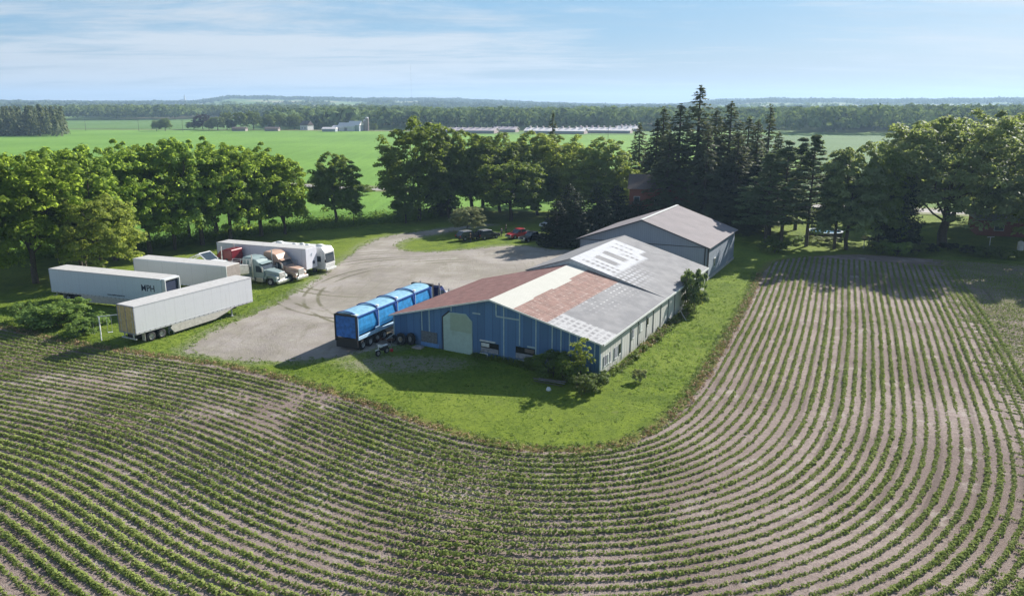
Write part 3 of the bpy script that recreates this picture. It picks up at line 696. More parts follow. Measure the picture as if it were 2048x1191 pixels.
# ---------------------------------------------------------------- woods that read as one mass
def wood(name, pts, r, h, mat, nq, seed, label, conif=False):
    """pts (N,3) base points; r, h arrays"""
    rg = np.random.default_rng(seed); n = len(pts)
    d = rg.normal(size=(n*nq, 3)); d /= np.linalg.norm(d, axis=1, keepdims=True); d[:, 2] = np.where(d[:, 2] < -.3, -d[:, 2], d[:, 2])
    R_, H_ = np.repeat(r, nq), np.repeat(h, nq)
    if conif:
        t = rg.random(n*nq)**.8; az = rg.random(n*nq)*2*pi; rr_ = R_*(1-t)+.3
        C = np.repeat(pts, nq, 0)+np.column_stack([np.cos(az)*rr_, np.sin(az)*rr_, t*H_]); N = np.column_stack([np.cos(az), np.sin(az), np.full(len(az), .6)])+rg.normal(0, .3, (n*nq, 3)); s = R_*.33
    else:
        C = np.repeat(pts, nq, 0)+np.column_stack([d[:, 0]*R_, d[:, 1]*R_, H_*.58+d[:, 2]*H_*.40]); C += rg.normal(0, .12, C.shape)*R_[:, None]; N = d+rg.normal(0, .22, d.shape); s = R_*rg.uniform(.25, .42, n*nq)
    V, F = leaf_quads(C, N, s, rg, .75)
    rnd = np.clip(np.repeat(rg.uniform(0, .75, n), nq)+(C[:, 2]-np.repeat(pts[:, 2], nq))/H_*.25+rg.normal(0, .08, n*nq), 0, 1)  # random tone per tree, plus sunlit crown tops painted in by height
    return tag(npmesh(name, V, F, M[mat], {'rnd': rnd}), label, 'woods', kind='stuff')
def scatter(poly, sp, seed):
    rg = np.random.default_rng(seed); P = np.array(poly, float); lo, hi = P.min(0), P.max(0)
    gx_, gy_ = np.meshgrid(np.arange(lo[0], hi[0], sp), np.arange(lo[1], hi[1], sp)); q = np.stack([gx_.ravel(), gy_.ravel()], 1)+rg.uniform(-.45*sp, .45*sp, (gx_.size, 2))
    return q[inside(q, P)], rg
def woodpoly(name, poly, sp, hh, mat, nq, seed, label, conif=False):
    q, rg = scatter(poly, sp, seed); q = q[np.abs(np.degrees(np.arctan2(q[:, 0], q[:, 1]))) < 44]
    z = elev(q[:, 0], q[:, 1]); wood(name, np.column_stack([q, z]), sp*.62*rg.uniform(.6, 1.4, len(q)), hh*rg.uniform(.62, 1.18, len(q)), mat, nq, seed, label, conif)
woodpoly('conifer_wood', [(-560,590),(-372,600),(-341,592),(-362,640),(-410,725),(-560,730)], 6.5, 19, 'spruce', 60, 1, 'dark block of conifers at the left edge of the green field', True)
woodpoly('middle_wood', [(-250,800),(-190,770),(-60,745),(150,735),(330,745),(420,800),(450,1020),(-290,1020)], 11, 17, 'woods', 48, 2, 'broad leaved wood behind the farm and the long barns')
woodpoly('right_wood', [(195,640),(330,618),(560,612),(700,700),(900,1000),(480,1050),(330,800)], 11, 19, 'woods', 50, 3, 'dense wood edge beyond the right hand field')
woodpoly('left_wood', [(-700,1300),(-520,1280),(-300,1330),(-180,1300),(-160,1500),(-600,1750),(-900,1700)], 12, 18, 'woods', 30, 4, 'wood beyond the pale far field')
woodpoly('field_corner_wood', [(-760,1190),(-620,1160),(-490,1200),(-500,1290),(-760,1290)], 10, 19, 'woods', 34, 5, 'clump of trees at the far left field corner')
q, rg = scatter([(-4800,1500),(4800,1500),(5200,6000),(-5200,6000)], 30, 9)
r_ = np.hypot(q[:, 0], q[:, 1]); m_ = (np.abs(np.degrees(np.arctan2(q[:, 0], q[:, 1]))) < 43) & (r_ > 1480) & (r_ < 5300)
q, r_ = q[m_], r_[m_]; fn_ = vnoise(q[:, 0]*.55, q[:, 1], 260, 41)*.6+vnoise(q[:, 0], q[:, 1], 110, 42)*.4
thr = np.where(r_ < 3300, .57, .47); q, r_ = q[fn_ > thr], r_[fn_ > thr]
sc_ = np.clip(r_/3000, .6, 1.25)
wood('hill_woods', np.column_stack([q, elev(q[:, 0], q[:, 1])-1]), 15*rg.uniform(.7, 1.3, len(q)), 13*rg.uniform(.75, 1.25, len(q)), 'woods2', 16, 9, 'wooded low hills along the horizon')
print('hill blobs', len(q))
# scattered hedgerow trees between woods
q, rg = scatter([(-1500,1280),(1500,1280),(2300,2600),(-2300,2600)], 34, 12); fn_ = vnoise(q[:, 0]*.4, q[:, 1]*1.6, 120, 43)
q = q[fn_ > .70]; wood('hedgerow_trees', np.column_stack([q, elev(q[:, 0], q[:, 1])]), 10*rg.uniform(.6, 1.2, len(q)), 13*rg.uniform(.7, 1.2, len(q)), 'woods', 24, 13, 'hedgerow trees between the distant fields')

# ---------------------------------------------------------------- building materials
def wallmat(name, col, dark, pitch=.86, groove=.03, var=.14, dirt=(.2,.18,.15)):
    def fn(t):
        uv = t.n('ShaderNodeUVMap').outputs[0]; s_ = t.n('ShaderNodeSeparateXYZ', {0: uv}); P = t.n('ShaderNodeNewGeometry').outputs['Position']
        fr = t.m('FRACT', t.m('DIVIDE', s_.outputs[0], pitch)); ln = t.rng(t.m('ABSOLUTE', t.m('SUBTRACT', fr, .5)), .5-groove/pitch, .5)
        pn = t.n('ShaderNodeTexWhiteNoise', {'W': t.m('FLOOR', t.m('DIVIDE', s_.outputs[0], pitch))}, noise_dimensions='1D').outputs[0]
        c = t.mix(pn, tuple(k*(1-var) for k in col), tuple(k*(1+var) for k in col))
        c = t.mix(t.m('MULTIPLY', t.rng(t.noise(t.mapping(uv, (2.5, .35, 1)), 1.5, 6, .7), .5, .75), .4), c, tuple(k*.62 for k in col))
        c = t.mix(t.m('MULTIPLY', t.rng(s_.outputs[1], .9, .0), .3), c, dirt)
        c = t.mix(ln, c, dark)
        rib = t.m('SINE', t.m('MULTIPLY', s_.outputs[0], 2*pi/(pitch/4)))
        t.out(t.bsdf(c, .65, 0, .3, bump=t.m('ADD', rib, t.m('MULTIPLY', ln, -3)), bstr=.35, bdist=.02))
    return material(name, fn)
M['bluewall'] = wallmat('weathered_blue_wall', (.085,.18,.34), (.035,.07,.14))
M['whitewall'] = wallmat('off_white_wall', (.50,.50,.47), (.16,.16,.15), 2.6, .03, .05, (.25,.24,.18))
M['greywall'] = wallmat('grey_blue_wall', (.25,.285,.34), (.17,.19,.23), .30, .02, .02, (.2,.2,.2))
def roofmat(name, fn_col, rough=.85, metal=0., spec=.12):
    def fn(t):
        uv = t.n('ShaderNodeUVMap').outputs[0]; s_ = t.n('ShaderNodeSeparateXYZ', {0: uv}); a, b = s_.outputs[0], s_.outputs[1]
        c = fn_col(t, uv, a, b)
        rib = t.m('POWER', t.m('ABSOLUTE', t.m('SINE', t.m('MULTIPLY', a, pi/.3))), 6.)
        c = t.mix(t.m('MULTIPLY', rib, .18), c, (.05,.05,.055))
        t.out(t.bsdf(c, rough, metal, spec, bump=rib, bstr=.4, bdist=.02))
    return material(name, fn)
def rust(base, streak, amt):
    def f(t, uv, a, b):
        c = t.mix(t.rng(t.noise(uv, .9, 5, .65), .35, .65), tuple(k*.72 for k in base), base)
        st = t.noise(t.mapping(uv, (3.2, .9, 1)), 1.0, 5, .7); rows = t.rng(t.m('ABSOLUTE', t.m('SUBTRACT', t.m('FRACT', t.m('DIVIDE', b, .62)), .5)), .33, .5)
        c = t.mix(t.m('MULTIPLY', t.m('MULTIPLY', t.rng(st, .46, .62), t.m('ADD', t.m('MULTIPLY', rows, .7), .3)), amt), c, streak)
        return t.mix(t.m('MULTIPLY', t.rng(t.noise(uv, 5, 3), .55, .7), .4), c, tuple(k*.5 for k in base))
    return f
def grey(region):
    def f(t, uv, a, b):
        c = t.mix(t.rng(t.noise(uv, .5, 4, .6), .35, .65), (.225,.225,.235), (.29,.288,.295))
        c = t.mix(t.m('MULTIPLY', t.rng(t.noise(t.mapping(uv, (2.5, .3, 1)), 1.2, 5, .7), .5, .75), .35), c, (.16,.155,.16))
        wa = t.m('ABSOLUTE', t.m('SUBTRACT', t.m('FRACT', t.m('DIVIDE', a, .9)), .5)); wb = t.m('ABSOLUTE', t.m('SUBTRACT', t.m('FRACT', t.m('DIVIDE', b, .62)), .5))
        nz = t.noise(uv, 2.2, 4, .7)
        if region == 'dabs':
            k = t.m('ADD', t.m('MULTIPLY', wa, 1.0), t.m('MULTIPLY', wb, 1.1)); dab = t.rng(t.m('ADD', k, t.m('MULTIPLY', t.m('SUBTRACT', nz, .5), .6)), .30, .20)
            m_ = t.m('MULTIPLY', t.m('MULTIPLY', dab, t.rng(b, 22.2, 18.6)), t.rng(a, 4, 11)); m_ = t.m('MULTIPLY', m_, t.m('MULTIPLY', t.rng(t.noise(uv, .35, 3), .36, .52), t.rng(t.noise(uv, 1.3, 3, .7), .34, .55))); return t.mix(t.m('MULTIPLY', m_, .9), c, (.60,.60,.60))
        if region == 'worn':
            k = t.m('MAXIMUM', t.rng(t.m('ADD', wa, t.m('MULTIPLY', nz, .3)), .30, .62), t.rng(t.m('ADD', wb, t.m('MULTIPLY', nz, .3)), .28, .60)); k = t.m('MAXIMUM', k, t.rng(t.noise(uv, .8, 5, .7), .47, .60)); return t.mix(t.m('MULTIPLY', t.m('MULTIPLY', k, t.rng(t.noise(uv, 3.5, 4, .7), .2, .5)), .85), c, (.50,.50,.51))
        if region == 'rows':
            k = t.m('MULTIPLY', t.rng(wb, .12, .30), t.rng(t.m('ADD', wa, nz), .55, .85)); return t.mix(k, c, (.56,.56,.58))
        return c
    return f
M['rustR'] = roofmat('rusty_red_roof', rust((.32,.20,.17), (.50,.44,.41), .75))
M['rustL'] = roofmat('shaded_rust_roof', rust((.24,.125,.115), (.40,.30,.27), .5))  # left slope: its shade is put into the colour as a darker rust
M['cream'] = roofmat('cream_roof_sheets', lambda t, uv, a, b: t.mix(t.noise(uv, .8, 4), (.48,.475,.43), (.58,.575,.53)))
M['greyroof'] = roofmat('grey_roof_sheets', grey('plain')); M['dabroof'] = roofmat('grey_roof_with_white_dabs', grey('dabs'))
M['wornroof'] = roofmat('half_painted_roof', grey('worn')); M['rowroof'] = roofmat('roof_with_paint_rows', grey('rows'))
M['whiteroof'] = roofmat('white_coated_roof', lambda t, uv, a, b: t.mix(t.rng(t.noise(uv, 1.2, 6, .7), .50, .72), (.56,.57,.60), (.40,.40,.43)))
M['darkrect'] = roofmat('unpainted_roof_patch', lambda t, uv, a, b: t.mix(t.noise(uv, 1, 4), (.17,.17,.18), (.23,.23,.24)))
M['mauveroof'] = roofmat('pale_mauve_roof', lambda t, uv, a, b: t.mix(t.rng(t.noise(uv, .35, 4), .3, .7), (.225,.205,.215), (.265,.24,.248)))
M['trimwhite'] = simple('white_trim', (.60,.62,.60), .6); M['trimblue'] = simple('pale_blue_batten', (.36,.47,.50), .6)
M['trimdark'] = simple('dark_trim', (.035,.038,.045), .5); M['glassdark'] = simple('dark_window_opening', (.012,.014,.018), .25, spec=.6)
M['doorcream'] = simple('pale_green_door', (.40,.52,.47), .6, var=.06, dirt=(.30,.38,.33)); M['doorcream2'] = simple('green_door_patch', (.33,.42,.33), .6, var=.05)
M['corr'] = simple('old_corrugated', (.15,.165,.18), .6, .3, .3, 6); M['board'] = simple('grey_board', (.24,.25,.28), .8, var=.25)
M['boardbrown'] = simple('brown_board', (.13,.11,.095), .8); M['concrete'] = simple('concrete', (.36,.35,.33), .9)
M['skyblue'] = simple('lighter_blue_board', (.13,.27,.52), .7)

# ---------------------------------------------------------------- long patchwork shed
A0 = G(789, 680); B0 = G(1199, 757); UX = (B0-A0)/np.linalg.norm(B0-A0); UY = uaz(27.8); BW = float(np.linalg.norm(B0-A0))
def xf1(x, y, z): return UX*x+UY*y+V3(0, 0, z)
barn = empty('long_shed', A0, 0, 'long low shed with blue end wall and patchwork roof of rust, cream, grey and white', 'shed')
RB, ZR, ZL, ZE, ZR2 = 11.9, 6.0, 2.9, 3.43, 6.62; L1, L2 = 18.9, 37.2
uvw = lambda x, y, z: (x, z); uvs = lambda x, y, z: (y, z); uvr = lambda x, y, z: (y, x)
def P1(mb, name, mat, uvf=None, bevel=0, parent=None): return mb.build(name, mat, parent or barn, xf=xf1, uvf=uvf, bevel=bevel)
P1(MB().prism([(0,-.1),(BW,-.1),(BW,ZE-.08),(RB,ZR-.08),(0,ZL-.08)], 'y', 0, .15), 'end_wall', M['bluewall'], uvw)
P1(MB().box((BW-.08, L2/2+.1, ZE/2-.1), (.16, L2-.25, ZE-.02)), 'side_wall', M['whitewall'], uvs)
P1(MB().box((.08, L1/2+.1, ZL/2-.1), (.16, L1-.2, ZL-.05)), 'back_wall', M['bluewall'], uvs)
P1(MB().box((6.2, (L1+L2)/2, 2.25), (.16, L2-L1-.3, 4.6)).prism([(.1,-.1),(6.1,-.1),(6.1,4.42),(.1,2.88)], 'y', L1-.2, L1-.05).prism([(6.3,-.1),(BW-.2,-.1),(BW-.2,ZE-.1),(RB,ZR2-.1),(6.3,4.6)], 'y', L2-.2, L2-.05), 'far_wall', M['greywall'], uvs)
def slope(mb, b0, z0, b1, z1, a0, a1, acuts=(), bcuts=(), fn=None, th=.09):
    As = sorted({a0, a1, *[c for c in acuts if a0 < c < a1]}); Bs = sorted({b0, b1, *[c for c in bcuts if min(b0, b1) < c < max(b0, b1)]})
    zf = lambda b: z0+(z1-z0)*(b-b0)/(b1-b0)
    for i in range(len(As)-1):
        for j in range(len(Bs)-1):
            a, c, b, d = As[i], As[i+1], Bs[j], Bs[j+1]; m_ = fn((a+c)/2, (b+d)/2) if fn else 0
            mb.add([(b, a, zf(b)), (d, a, zf(d)), (d, c, zf(d)), (b, c, zf(b))], [(0,1,2,3)], m_)
    lo, hi = min(b0, b1), max(b0, b1)
    v = [(lo, a0, zf(lo)-th), (hi, a0, zf(hi)-th), (hi, a1, zf(hi)-th), (lo, a1, zf(lo)-th), (lo, a0, zf(lo)), (hi, a0, zf(hi)), (hi, a1, zf(hi)), (lo, a1, zf(lo))]
    mb.add(v, [(0,3,2,1),(0,1,5,4),(1,2,6,5),(2,3,7,6),(3,0,4,7)], fn((a0+a1)/2, (lo+hi)/2) if fn else 0)
    return mb
ov = .35; zr = lambda b: ZR+(ZE-ZR)*(b-RB)/(BW-RB)
cream_edge = {0: 14.5, 4.2: 14.35, 8.6: 14.55, 13.4: 14.15}
def fn1(a, b):
    ce = [v for k_, v in cream_edge.items() if a >= k_][-1] if a >= 0 else 14.5
    if b < ce: return 0
    if b < 18.1: return 1
    return 3 if a < 3.2 else 2
P1(slope(MB(), RB, ZR, BW+ov, zr(BW+ov), -ov, L1, (0, 3.2, 4.2, 8.6, 13.4), (14.15, 14.35, 14.5, 14.55, 18.1), fn1), 'roof', [M['cream'], M['rustR'], M['dabroof'], M['wornroof']], uvr)
P1(slope(MB(), -ov, ZL-ov*.26, RB, ZR, -ov, L1+.05), 'roof', M['rustL'], uvr)
ZS = ZR2-ZR
def patched(t, uv, a, b):
    g = grey('plain')(t, uv, a, b); wh = t.mix(t.rng(t.noise(uv, 1.2, 6, .7), .50, .72), (.52,.53,.56), (.37,.37,.40))
    nz = t.m('MULTIPLY', t.m('SUBTRACT', t.noise(uv, 1.8, 5, .7), .5), 1.0); b2 = t.m('ADD', b, nz); a2 = t.m('ADD', a, t.m('MULTIPLY', nz, .25))
    def box_(a0, a1, b0, b1, e=.05, eb=.35):
        m1 = t.m('MULTIPLY', t.rng(a2, a0-e, a0+e), t.rng(a2, a1+e, a1-e)); m2 = t.m('MULTIPLY', t.rng(b2, b0-eb*.2, b0+eb*.2), t.rng(b2, b1+eb, b1-eb)); return t.m('MULTIPLY', m1, m2)
    white = t.m('MULTIPLY', t.rng(b2, 17.7, 17.0), t.rng(a2, 33.3, 33.1)); white = t.m('MULTIPLY', white, t.m('SUBTRACT', 1., t.m('MULTIPLY', t.rng(a, 30.5, 31.), t.rng(b2, 16.0, 16.5))))
    for q in ((22.6,24.1,13.3,16.2),(25.4,27.0,13.2,16.2)): white = t.m('MULTIPLY', white, t.m('SUBTRACT', 1., box_(*q)))
    wb = t.m('ABSOLUTE', t.m('SUBTRACT', t.m('FRACT', t.m('DIVIDE', b, .66)), .5)); wa = t.m('ABSOLUTE', t.m('SUBTRACT', t.m('FRACT', t.m('DIVIDE', a, .95)), .5))
    brk = t.rng(t.m('ADD', wb, t.m('MULTIPLY', nz, .5)), .36, .16)
    for q in ((19.8,20.6,12.9,17.4),(21.2,21.8,13.6,17.4),(29.5,30.1,12.9,15.8),(31.4,31.8,12.6,15.2),(28.0,28.7,14.9,17.2)): white = t.m('MULTIPLY', white, t.m('SUBTRACT', 1., t.m('MULTIPLY', box_(*q), t.m('ADD', .35, t.m('MULTIPLY', brk, .65)))))
    dots = t.m('MULTIPLY', t.rng(t.m('ADD', wb, nz), .14, .30), t.rng(t.m('ADD', wa, t.m('MULTIPLY', nz, .4)), .10, .30))
    band = t.m('MULTIPLY', t.m('MULTIPLY', t.rng(b, 17.0, 17.5), t.rng(b, 21.5, 18.6)), t.rng(a, 27.5, 21.))
    return t.mix(t.m('MAXIMUM', white, t.m('MULTIPLY', t.m('MULTIPLY', dots, band), .8)), g, wh)
M['patched'] = roofmat('grey_roof_with_white_coating', patched)
zr2 = lambda b: ZR2+(ZE+.02-ZR2)*(b-RB)/(BW-RB)
P1(slope(MB(), RB, ZR2, BW+ov, zr2(BW+ov), L1-.25, L2), 'raised_roof', M['patched'], uvr)
P1(slope(MB(), 6.0, 4.65, RB, ZR2, L1-.25, L2), 'raised_roof', M['greyroof'], uvr)
P1(MB().prism([(6.1,4.3),(RB,ZR-.05),(BW-.3,ZE-.02),(RB,ZR2-.1),(6.1,4.58)], 'y', L1-.12, L1+.02), 'gable_infill', M['trimwhite'])
t_ = MB(); zc = lambda b: ZL+(ZR-ZL)*b/RB
def rake(mb, b0, z0, b1, z1, a, w_=.16, t=.05):
    return mb.hexa([(b0,a-t,z0-w_),(b1,a-t,z1-w_),(b1,a,z1-w_),(b0,a,z0-w_),(b0,a-t,z0),(b1,a-t,z1),(b1,a,z1),(b0,a,z0)])
rake(t_, -ov, ZL-ov*.26, RB, ZR, -ov-.003); rake(t_, RB, ZR, BW+ov, zr(BW+ov), -ov-.003)
P1(t_, 'rake_trim', M['trimwhite'])
P1(MB().box((BW+ov+.04, L2/2-.1, zr(BW+ov)-.10), (.07, L2+.2, .2)), 'eave_trim', M['trimwhite'])
P1(MB().box((BW+.06, 11, ZE-.62), (.05, 14, .05)).box((BW+.2, 17.9, ZE-.25), (.3, .35, .25)), 'gutter_strip', M['trimdark'])
# battens and boards on the end wall
def bpart(c, d): P1(MB().box(c, d), 'batten', M['trimblue'])
def bv(b, z0, z1, w_=.11): bpart((b, -.025, (z0+z1)/2), (w_, .05, z1-z0))
def bh(b0, b1, z, w_=.13): bpart(((b0+b1)/2, -.03, z), (b1-b0, .06, w_))
for b, z0, z1 in ((3.65,1.6,3.85),(4.58,1.65,4.0),(7.28,4.12,4.72),(12.47,4.38,5.72),(13.32,-.05,5.5),(15.05,1.85,5.1),(16.8,.85,4.72),(18.5,1.8,4.32),(19.4,1.75,4.1),(20.27,1.2,3.9),(21.05,2.6,3.7),(22.78,1.95,3.4)): bv(b, z0, z1)
for b0, b1, z in ((9.8,10.68,4.30),(12.47,15.05,4.33),(21.4,22.78,1.95),(15.9,16.8,1.86)): bh(b0, b1, z)
bpart((.05,-.03,1.4),(.12,.06,2.8)); bpart((BW-.02,-.04,1.6),(.10,.08,3.2))
d_ = [(6.33,-.05),(6.33,3.42),(7.05,4.0),(9.03,4.08),(9.75,3.42),(9.75,-.05)]
dr_ = P1(MB().prism(d_, 'y', -.09, -.002), 'barn_door', M['doorcream'])
P1(MB().prism([(7.2,2.2),(7.2,3.93),(9.0,4.0),(9.68,3.38),(9.68,2.2)], 'y', -.12, -.093), 'door_patch', M['doorcream2'], parent=dr_)
P1(MB().tube((6.25,-.08,0),(6.25,-.08,3.45),.07,n=6).tube((6.25,-.08,3.45),(7.05,-.08,4.12),.07,n=6), 'door_edge', M['trimdark'], parent=dr_)
P1(MB().box((4.55,-.06,1.05),(1.95,.05,1.15)), 'metal_patch', M['corr']); P1(MB().box((4.6,-.05,.22),(2.2,.06,.5)), 'low_board', M['skyblue'])
def window(b0, b1, z0, z1, split=None, lit=M['board'], hd=None):
    f = P1(MB().box(((b0+b1)/2,-.03,(z0+z1)/2),(b1-b0,.05,z1-z0)), 'window', M['glassdark'])
    P1(MB().box(((b0+b1)/2,-.07,z0+(z1-z0)*.24),(b1-b0-.05,.03,(z1-z0)*.46)), 'lower_board', lit, parent=f)
    if split: P1(MB().box((split[0],-.075,split[1]),(split[2],.03,split[3])), 'upper_board', split[4], parent=f)
    if hd: P1(MB().box((hd[0],-.06,hd[1]),(hd[2],.09,.13)), 'header_trim', M['trimwhite'], parent=f)
    return f
window(10.73,12.75,.55,1.55,(11.25,1.3,.9,.36,M['trimwhite']),M['board'],(11.5,1.69,1.75)); window(14.64,16.7,.55,1.7,(16.15,1.45,1.0,.36,M['boardbrown']),M['board'])
window(17.9,20.1,.55,1.75,(18.3,1.35,.75,.7,M['board']),M['board'])
for b0, b1, z0, z1 in ((10.67,11.5,-.05,.42),(14.95,15.9,-.05,.42)):
    bt = MB(); bt.box(((b0+b1)/2,-.09,z1),(b1-b0,.05,.08)); bt.box((b0,-.09,z1/2),(.08,.05,z1)); bt.box((b1,-.09,z1/2),(.08,.05,z1)); P1(bt, 'low_frame', M['trimwhite'])
P1(MB().box((10.2,-.06,.03),(.95,.05,.12)), 'sill_board', M['trimwhite'])
# side wall windows and panels
for a_c, w_, z0, z1, mm in ((1.03,.42,.9,1.82,'board'),(1.52,.24,.93,1.8,'board'),(2.0,.26,.9,1.78,'trimwhite'),(2.48,.28,.88,1.86,'board'),(4.0,.85,.85,1.89,'board'),(5.05,.4,.94,1.89,'glassdark'),(8.8,.5,1.5,2.3,'board'),(11.25,.6,1.6,2.35,'trimwhite'),(13.4,.4,1.65,2.35,'glassdark')):
    f = P1(MB().box((BW+.03, a_c, (z0+z1)/2), (.06, w_, z1-z0)), 'window', M[mm]); P1(MB().box((BW+.06, a_c, z0-.04), (.06, w_+.08, .06)), 'sill', M['trimwhite'], parent=f)
for a_c, z0, z1 in ((8.12,.15,2.6),(10.4,.3,2.7),(13.05,.4,2.6),(15.3,.3,2.7),(17.9,.2,2.9),(20.7,.2,2.85),(23.2,.2,2.85),(5.65,.2,2.7)):
    P1(MB().box((BW+.025, a_c, (z0+z1)/2), (.05, .10, z1-z0)), 'panel_joint', M['trimdark'] if a_c > 6 else M['trimwhite'])

# ---------------------------------------------------------------- grey shed behind
A2 = V3(27.04,105.36,0); E2 = V3(9.94,112.91,0); UX2 = (E2-A2)/np.linalg.norm(E2-A2); UY2 = uaz(27.3); W2 = 18.7; LL2 = 17.7
def xf2(x, y, z): return UX2*x+UY2*y+V3(0, 0, z)
sh = empty('grey_shed', A2, 0, 'tall grey blue metal shed with pale mauve roof behind the long shed', 'shed')
def P2(mb, name, mat, uvf=None, parent=None): return mb.build(name, mat, parent or sh, xf=xf2, uvf=uvf)
P2(MB().prism([(0,-.1),(W2,-.1),(W2,4.8),(W2/2,8.0),(0,4.8)], 'y', 0, .12), 'end_wall', M['greywall'], uvw)
P2(MB().prism([(0,-.1),(W2,-.1),(W2,4.8),(W2/2,8.0),(0,4.8)], 'y', LL2-.12, LL2), 'end_wall', M['greywall'], uvw)
P2(MB().box((.06, LL2/2, 2.35), (.12, LL2-.26, 4.9)), 'side_wall', M['greywall'], uvs); P2(MB().box((W2-.06, LL2/2, 2.35), (.12, LL2-.26, 4.9)), 'side_wall', M['greywall'], uvs)
o2 = .4; k2 = (8.1-4.85)/(W2/2)
P2(slope(MB(), -o2, 4.85-k2*o2, W2/2, 8.1, -o2, LL2+o2), 'roof', M['mauveroof'], uvr); P2(slope(MB(), W2/2, 8.1, W2+o2, 4.85-k2*o2, -o2, LL2+o2), 'roof', M['mauveroof'], uvr)
P2(rake(rake(MB(), -o2, 4.85-k2*o2-.05, W2/2, 8.05, -o2-.003, .12), W2/2, 8.05, W2+o2, 4.85-k2*o2-.05, -o2-.003, .12), 'rake_trim', M['trimdark'])
P2(MB().box((W2/2, -.04, 4.7), (W2, .06, .09)), 'girt_trim', M['trimdark'])
P2(MB().box((.35, -.07, 2.4), (.14, .12, 4.8)).box((-.06, .3, 2.4), (.12, .14, 4.8)).box((-.03,-.03,2.4),(.1,.1,4.8)), 'downspout', M['trimdark'])
P2(MB().box((W2-.1, -.06, 2.4), (.12, .1, 4.8)), 'downspout', M['trimdark'])
P2(MB().box((-.07, LL2/2, .12), (.12, LL2, .5)), 'footing', M['concrete'])
f = P2(MB().box((-.03, 4.4, 1.9), (.07, .75, 1.15)), 'window', M['glassdark']); P2(MB().box((-.06, 4.4, 1.27), (.08, .95, .1)).box((-.06, 4.4, 2.53), (.08, .95, .1)).box((-.06, 3.97, 1.9), (.08, .1, 1.2)).box((-.06, 4.83, 1.9), (.08, .1, 1.2)), 'frame', M['trimwhite'], parent=f)
P2(MB().box((W2/2, LL2/2, 8.12), (.4, LL2+.7, .05)), 'ridge_cap', M['trimwhite'])
# ---------------------------------------------------------------- vehicles
M['tyre'] = simple('tyre_rubber', (.022,.022,.023), .85, var=.2); M['rim'] = simple('steel_rim', (.50,.50,.50), .4, .6, .15)
M['rimdull'] = simple('dull_rim', (.30,.29,.28), .6, .2); M['black'] = simple('black_steel', (.02,.02,.022), .5); M['chrome'] = simple('bright_metal', (.66,.66,.66), .35, .8, .04)
M['alu'] = simple('trailer_aluminium', (.55,.56,.58), .45, .35, .06); M['glass'] = simple('window_glass', (.035,.05,.065), .08, .0, .1, spec=.8)
M['lamp'] = simple('head_lamp', (.75,.75,.72), .15); M['redlamp'] = simple('tail_lamp', (.4,.02,.02), .3); M['galv'] = simple('galvanised_pipe', (.50,.52,.53), .45, .3)
def panelled(name, col, col2, pitch=1.22, rough=.45, dirty=.25, dcol=(.30,.28,.24)):
    def fn(t):
        oc = t.n('ShaderNodeTexCoord').outputs['Object']; s_ = t.n('ShaderNodeSeparateXYZ', {0: oc})
        fr = t.m('FRACT', t.m('DIVIDE', s_.outputs[0], pitch)); ln = t.rng(t.m('ABSOLUTE', t.m('SUBTRACT', fr, .5)), .478, .498)
        c = t.mix(t.noise(t.mapping(oc, (.3, 1, 1.4)), 1.0, 4), col, col2)
        stk = t.noise(t.mapping(oc, (3., 3., .25)), 1.3, 5, .7); c = t.mix(t.m('MULTIPLY', t.rng(stk, .5, .8), dirty), c, dcol)
        c = t.mix(t.m('MULTIPLY', ln, .35), c, tuple(k*.5 for k in col))
        t.out(t.bsdf(c, rough, .05, .4, bump=t.m('MULTIPLY', ln, 1.), bstr=.3, bdist=.01))
    return material(name, fn)
M['tr_white'] = panelled('white_trailer_side', (.60,.61,.64), (.66,.67,.69)); M['tr_beige'] = panelled('beige_trailer_side', (.50,.48,.46), (.55,.53,.50), 2.4)
M['tr_blue'] = panelled('bluish_trailer_side', (.52,.60,.68), (.58,.65,.72)); M['tr_roof'] = simple('trailer_roof', (.50,.49,.48), .6, var=.08, dirt=(.36,.34,.31))
M['tr_lav'] = panelled('smooth_white_side', (.60,.61,.68), (.64,.65,.72), 3.0); M['doortan'] = simple('stained_tan_door', (.46,.36,.17), .6, var=.15, dirt=(.28,.22,.13), dscale=2.); M['skirt'] = simple('dirty_skirt', (.52,.49,.45), .55, dirt=(.33,.30,.26))
M['ink'] = simple('dark_lettering', (.02,.03,.07), .5); M['redframe'] = simple('red_frame', (.40,.06,.035), .5, dirt=(.2,.06,.04))

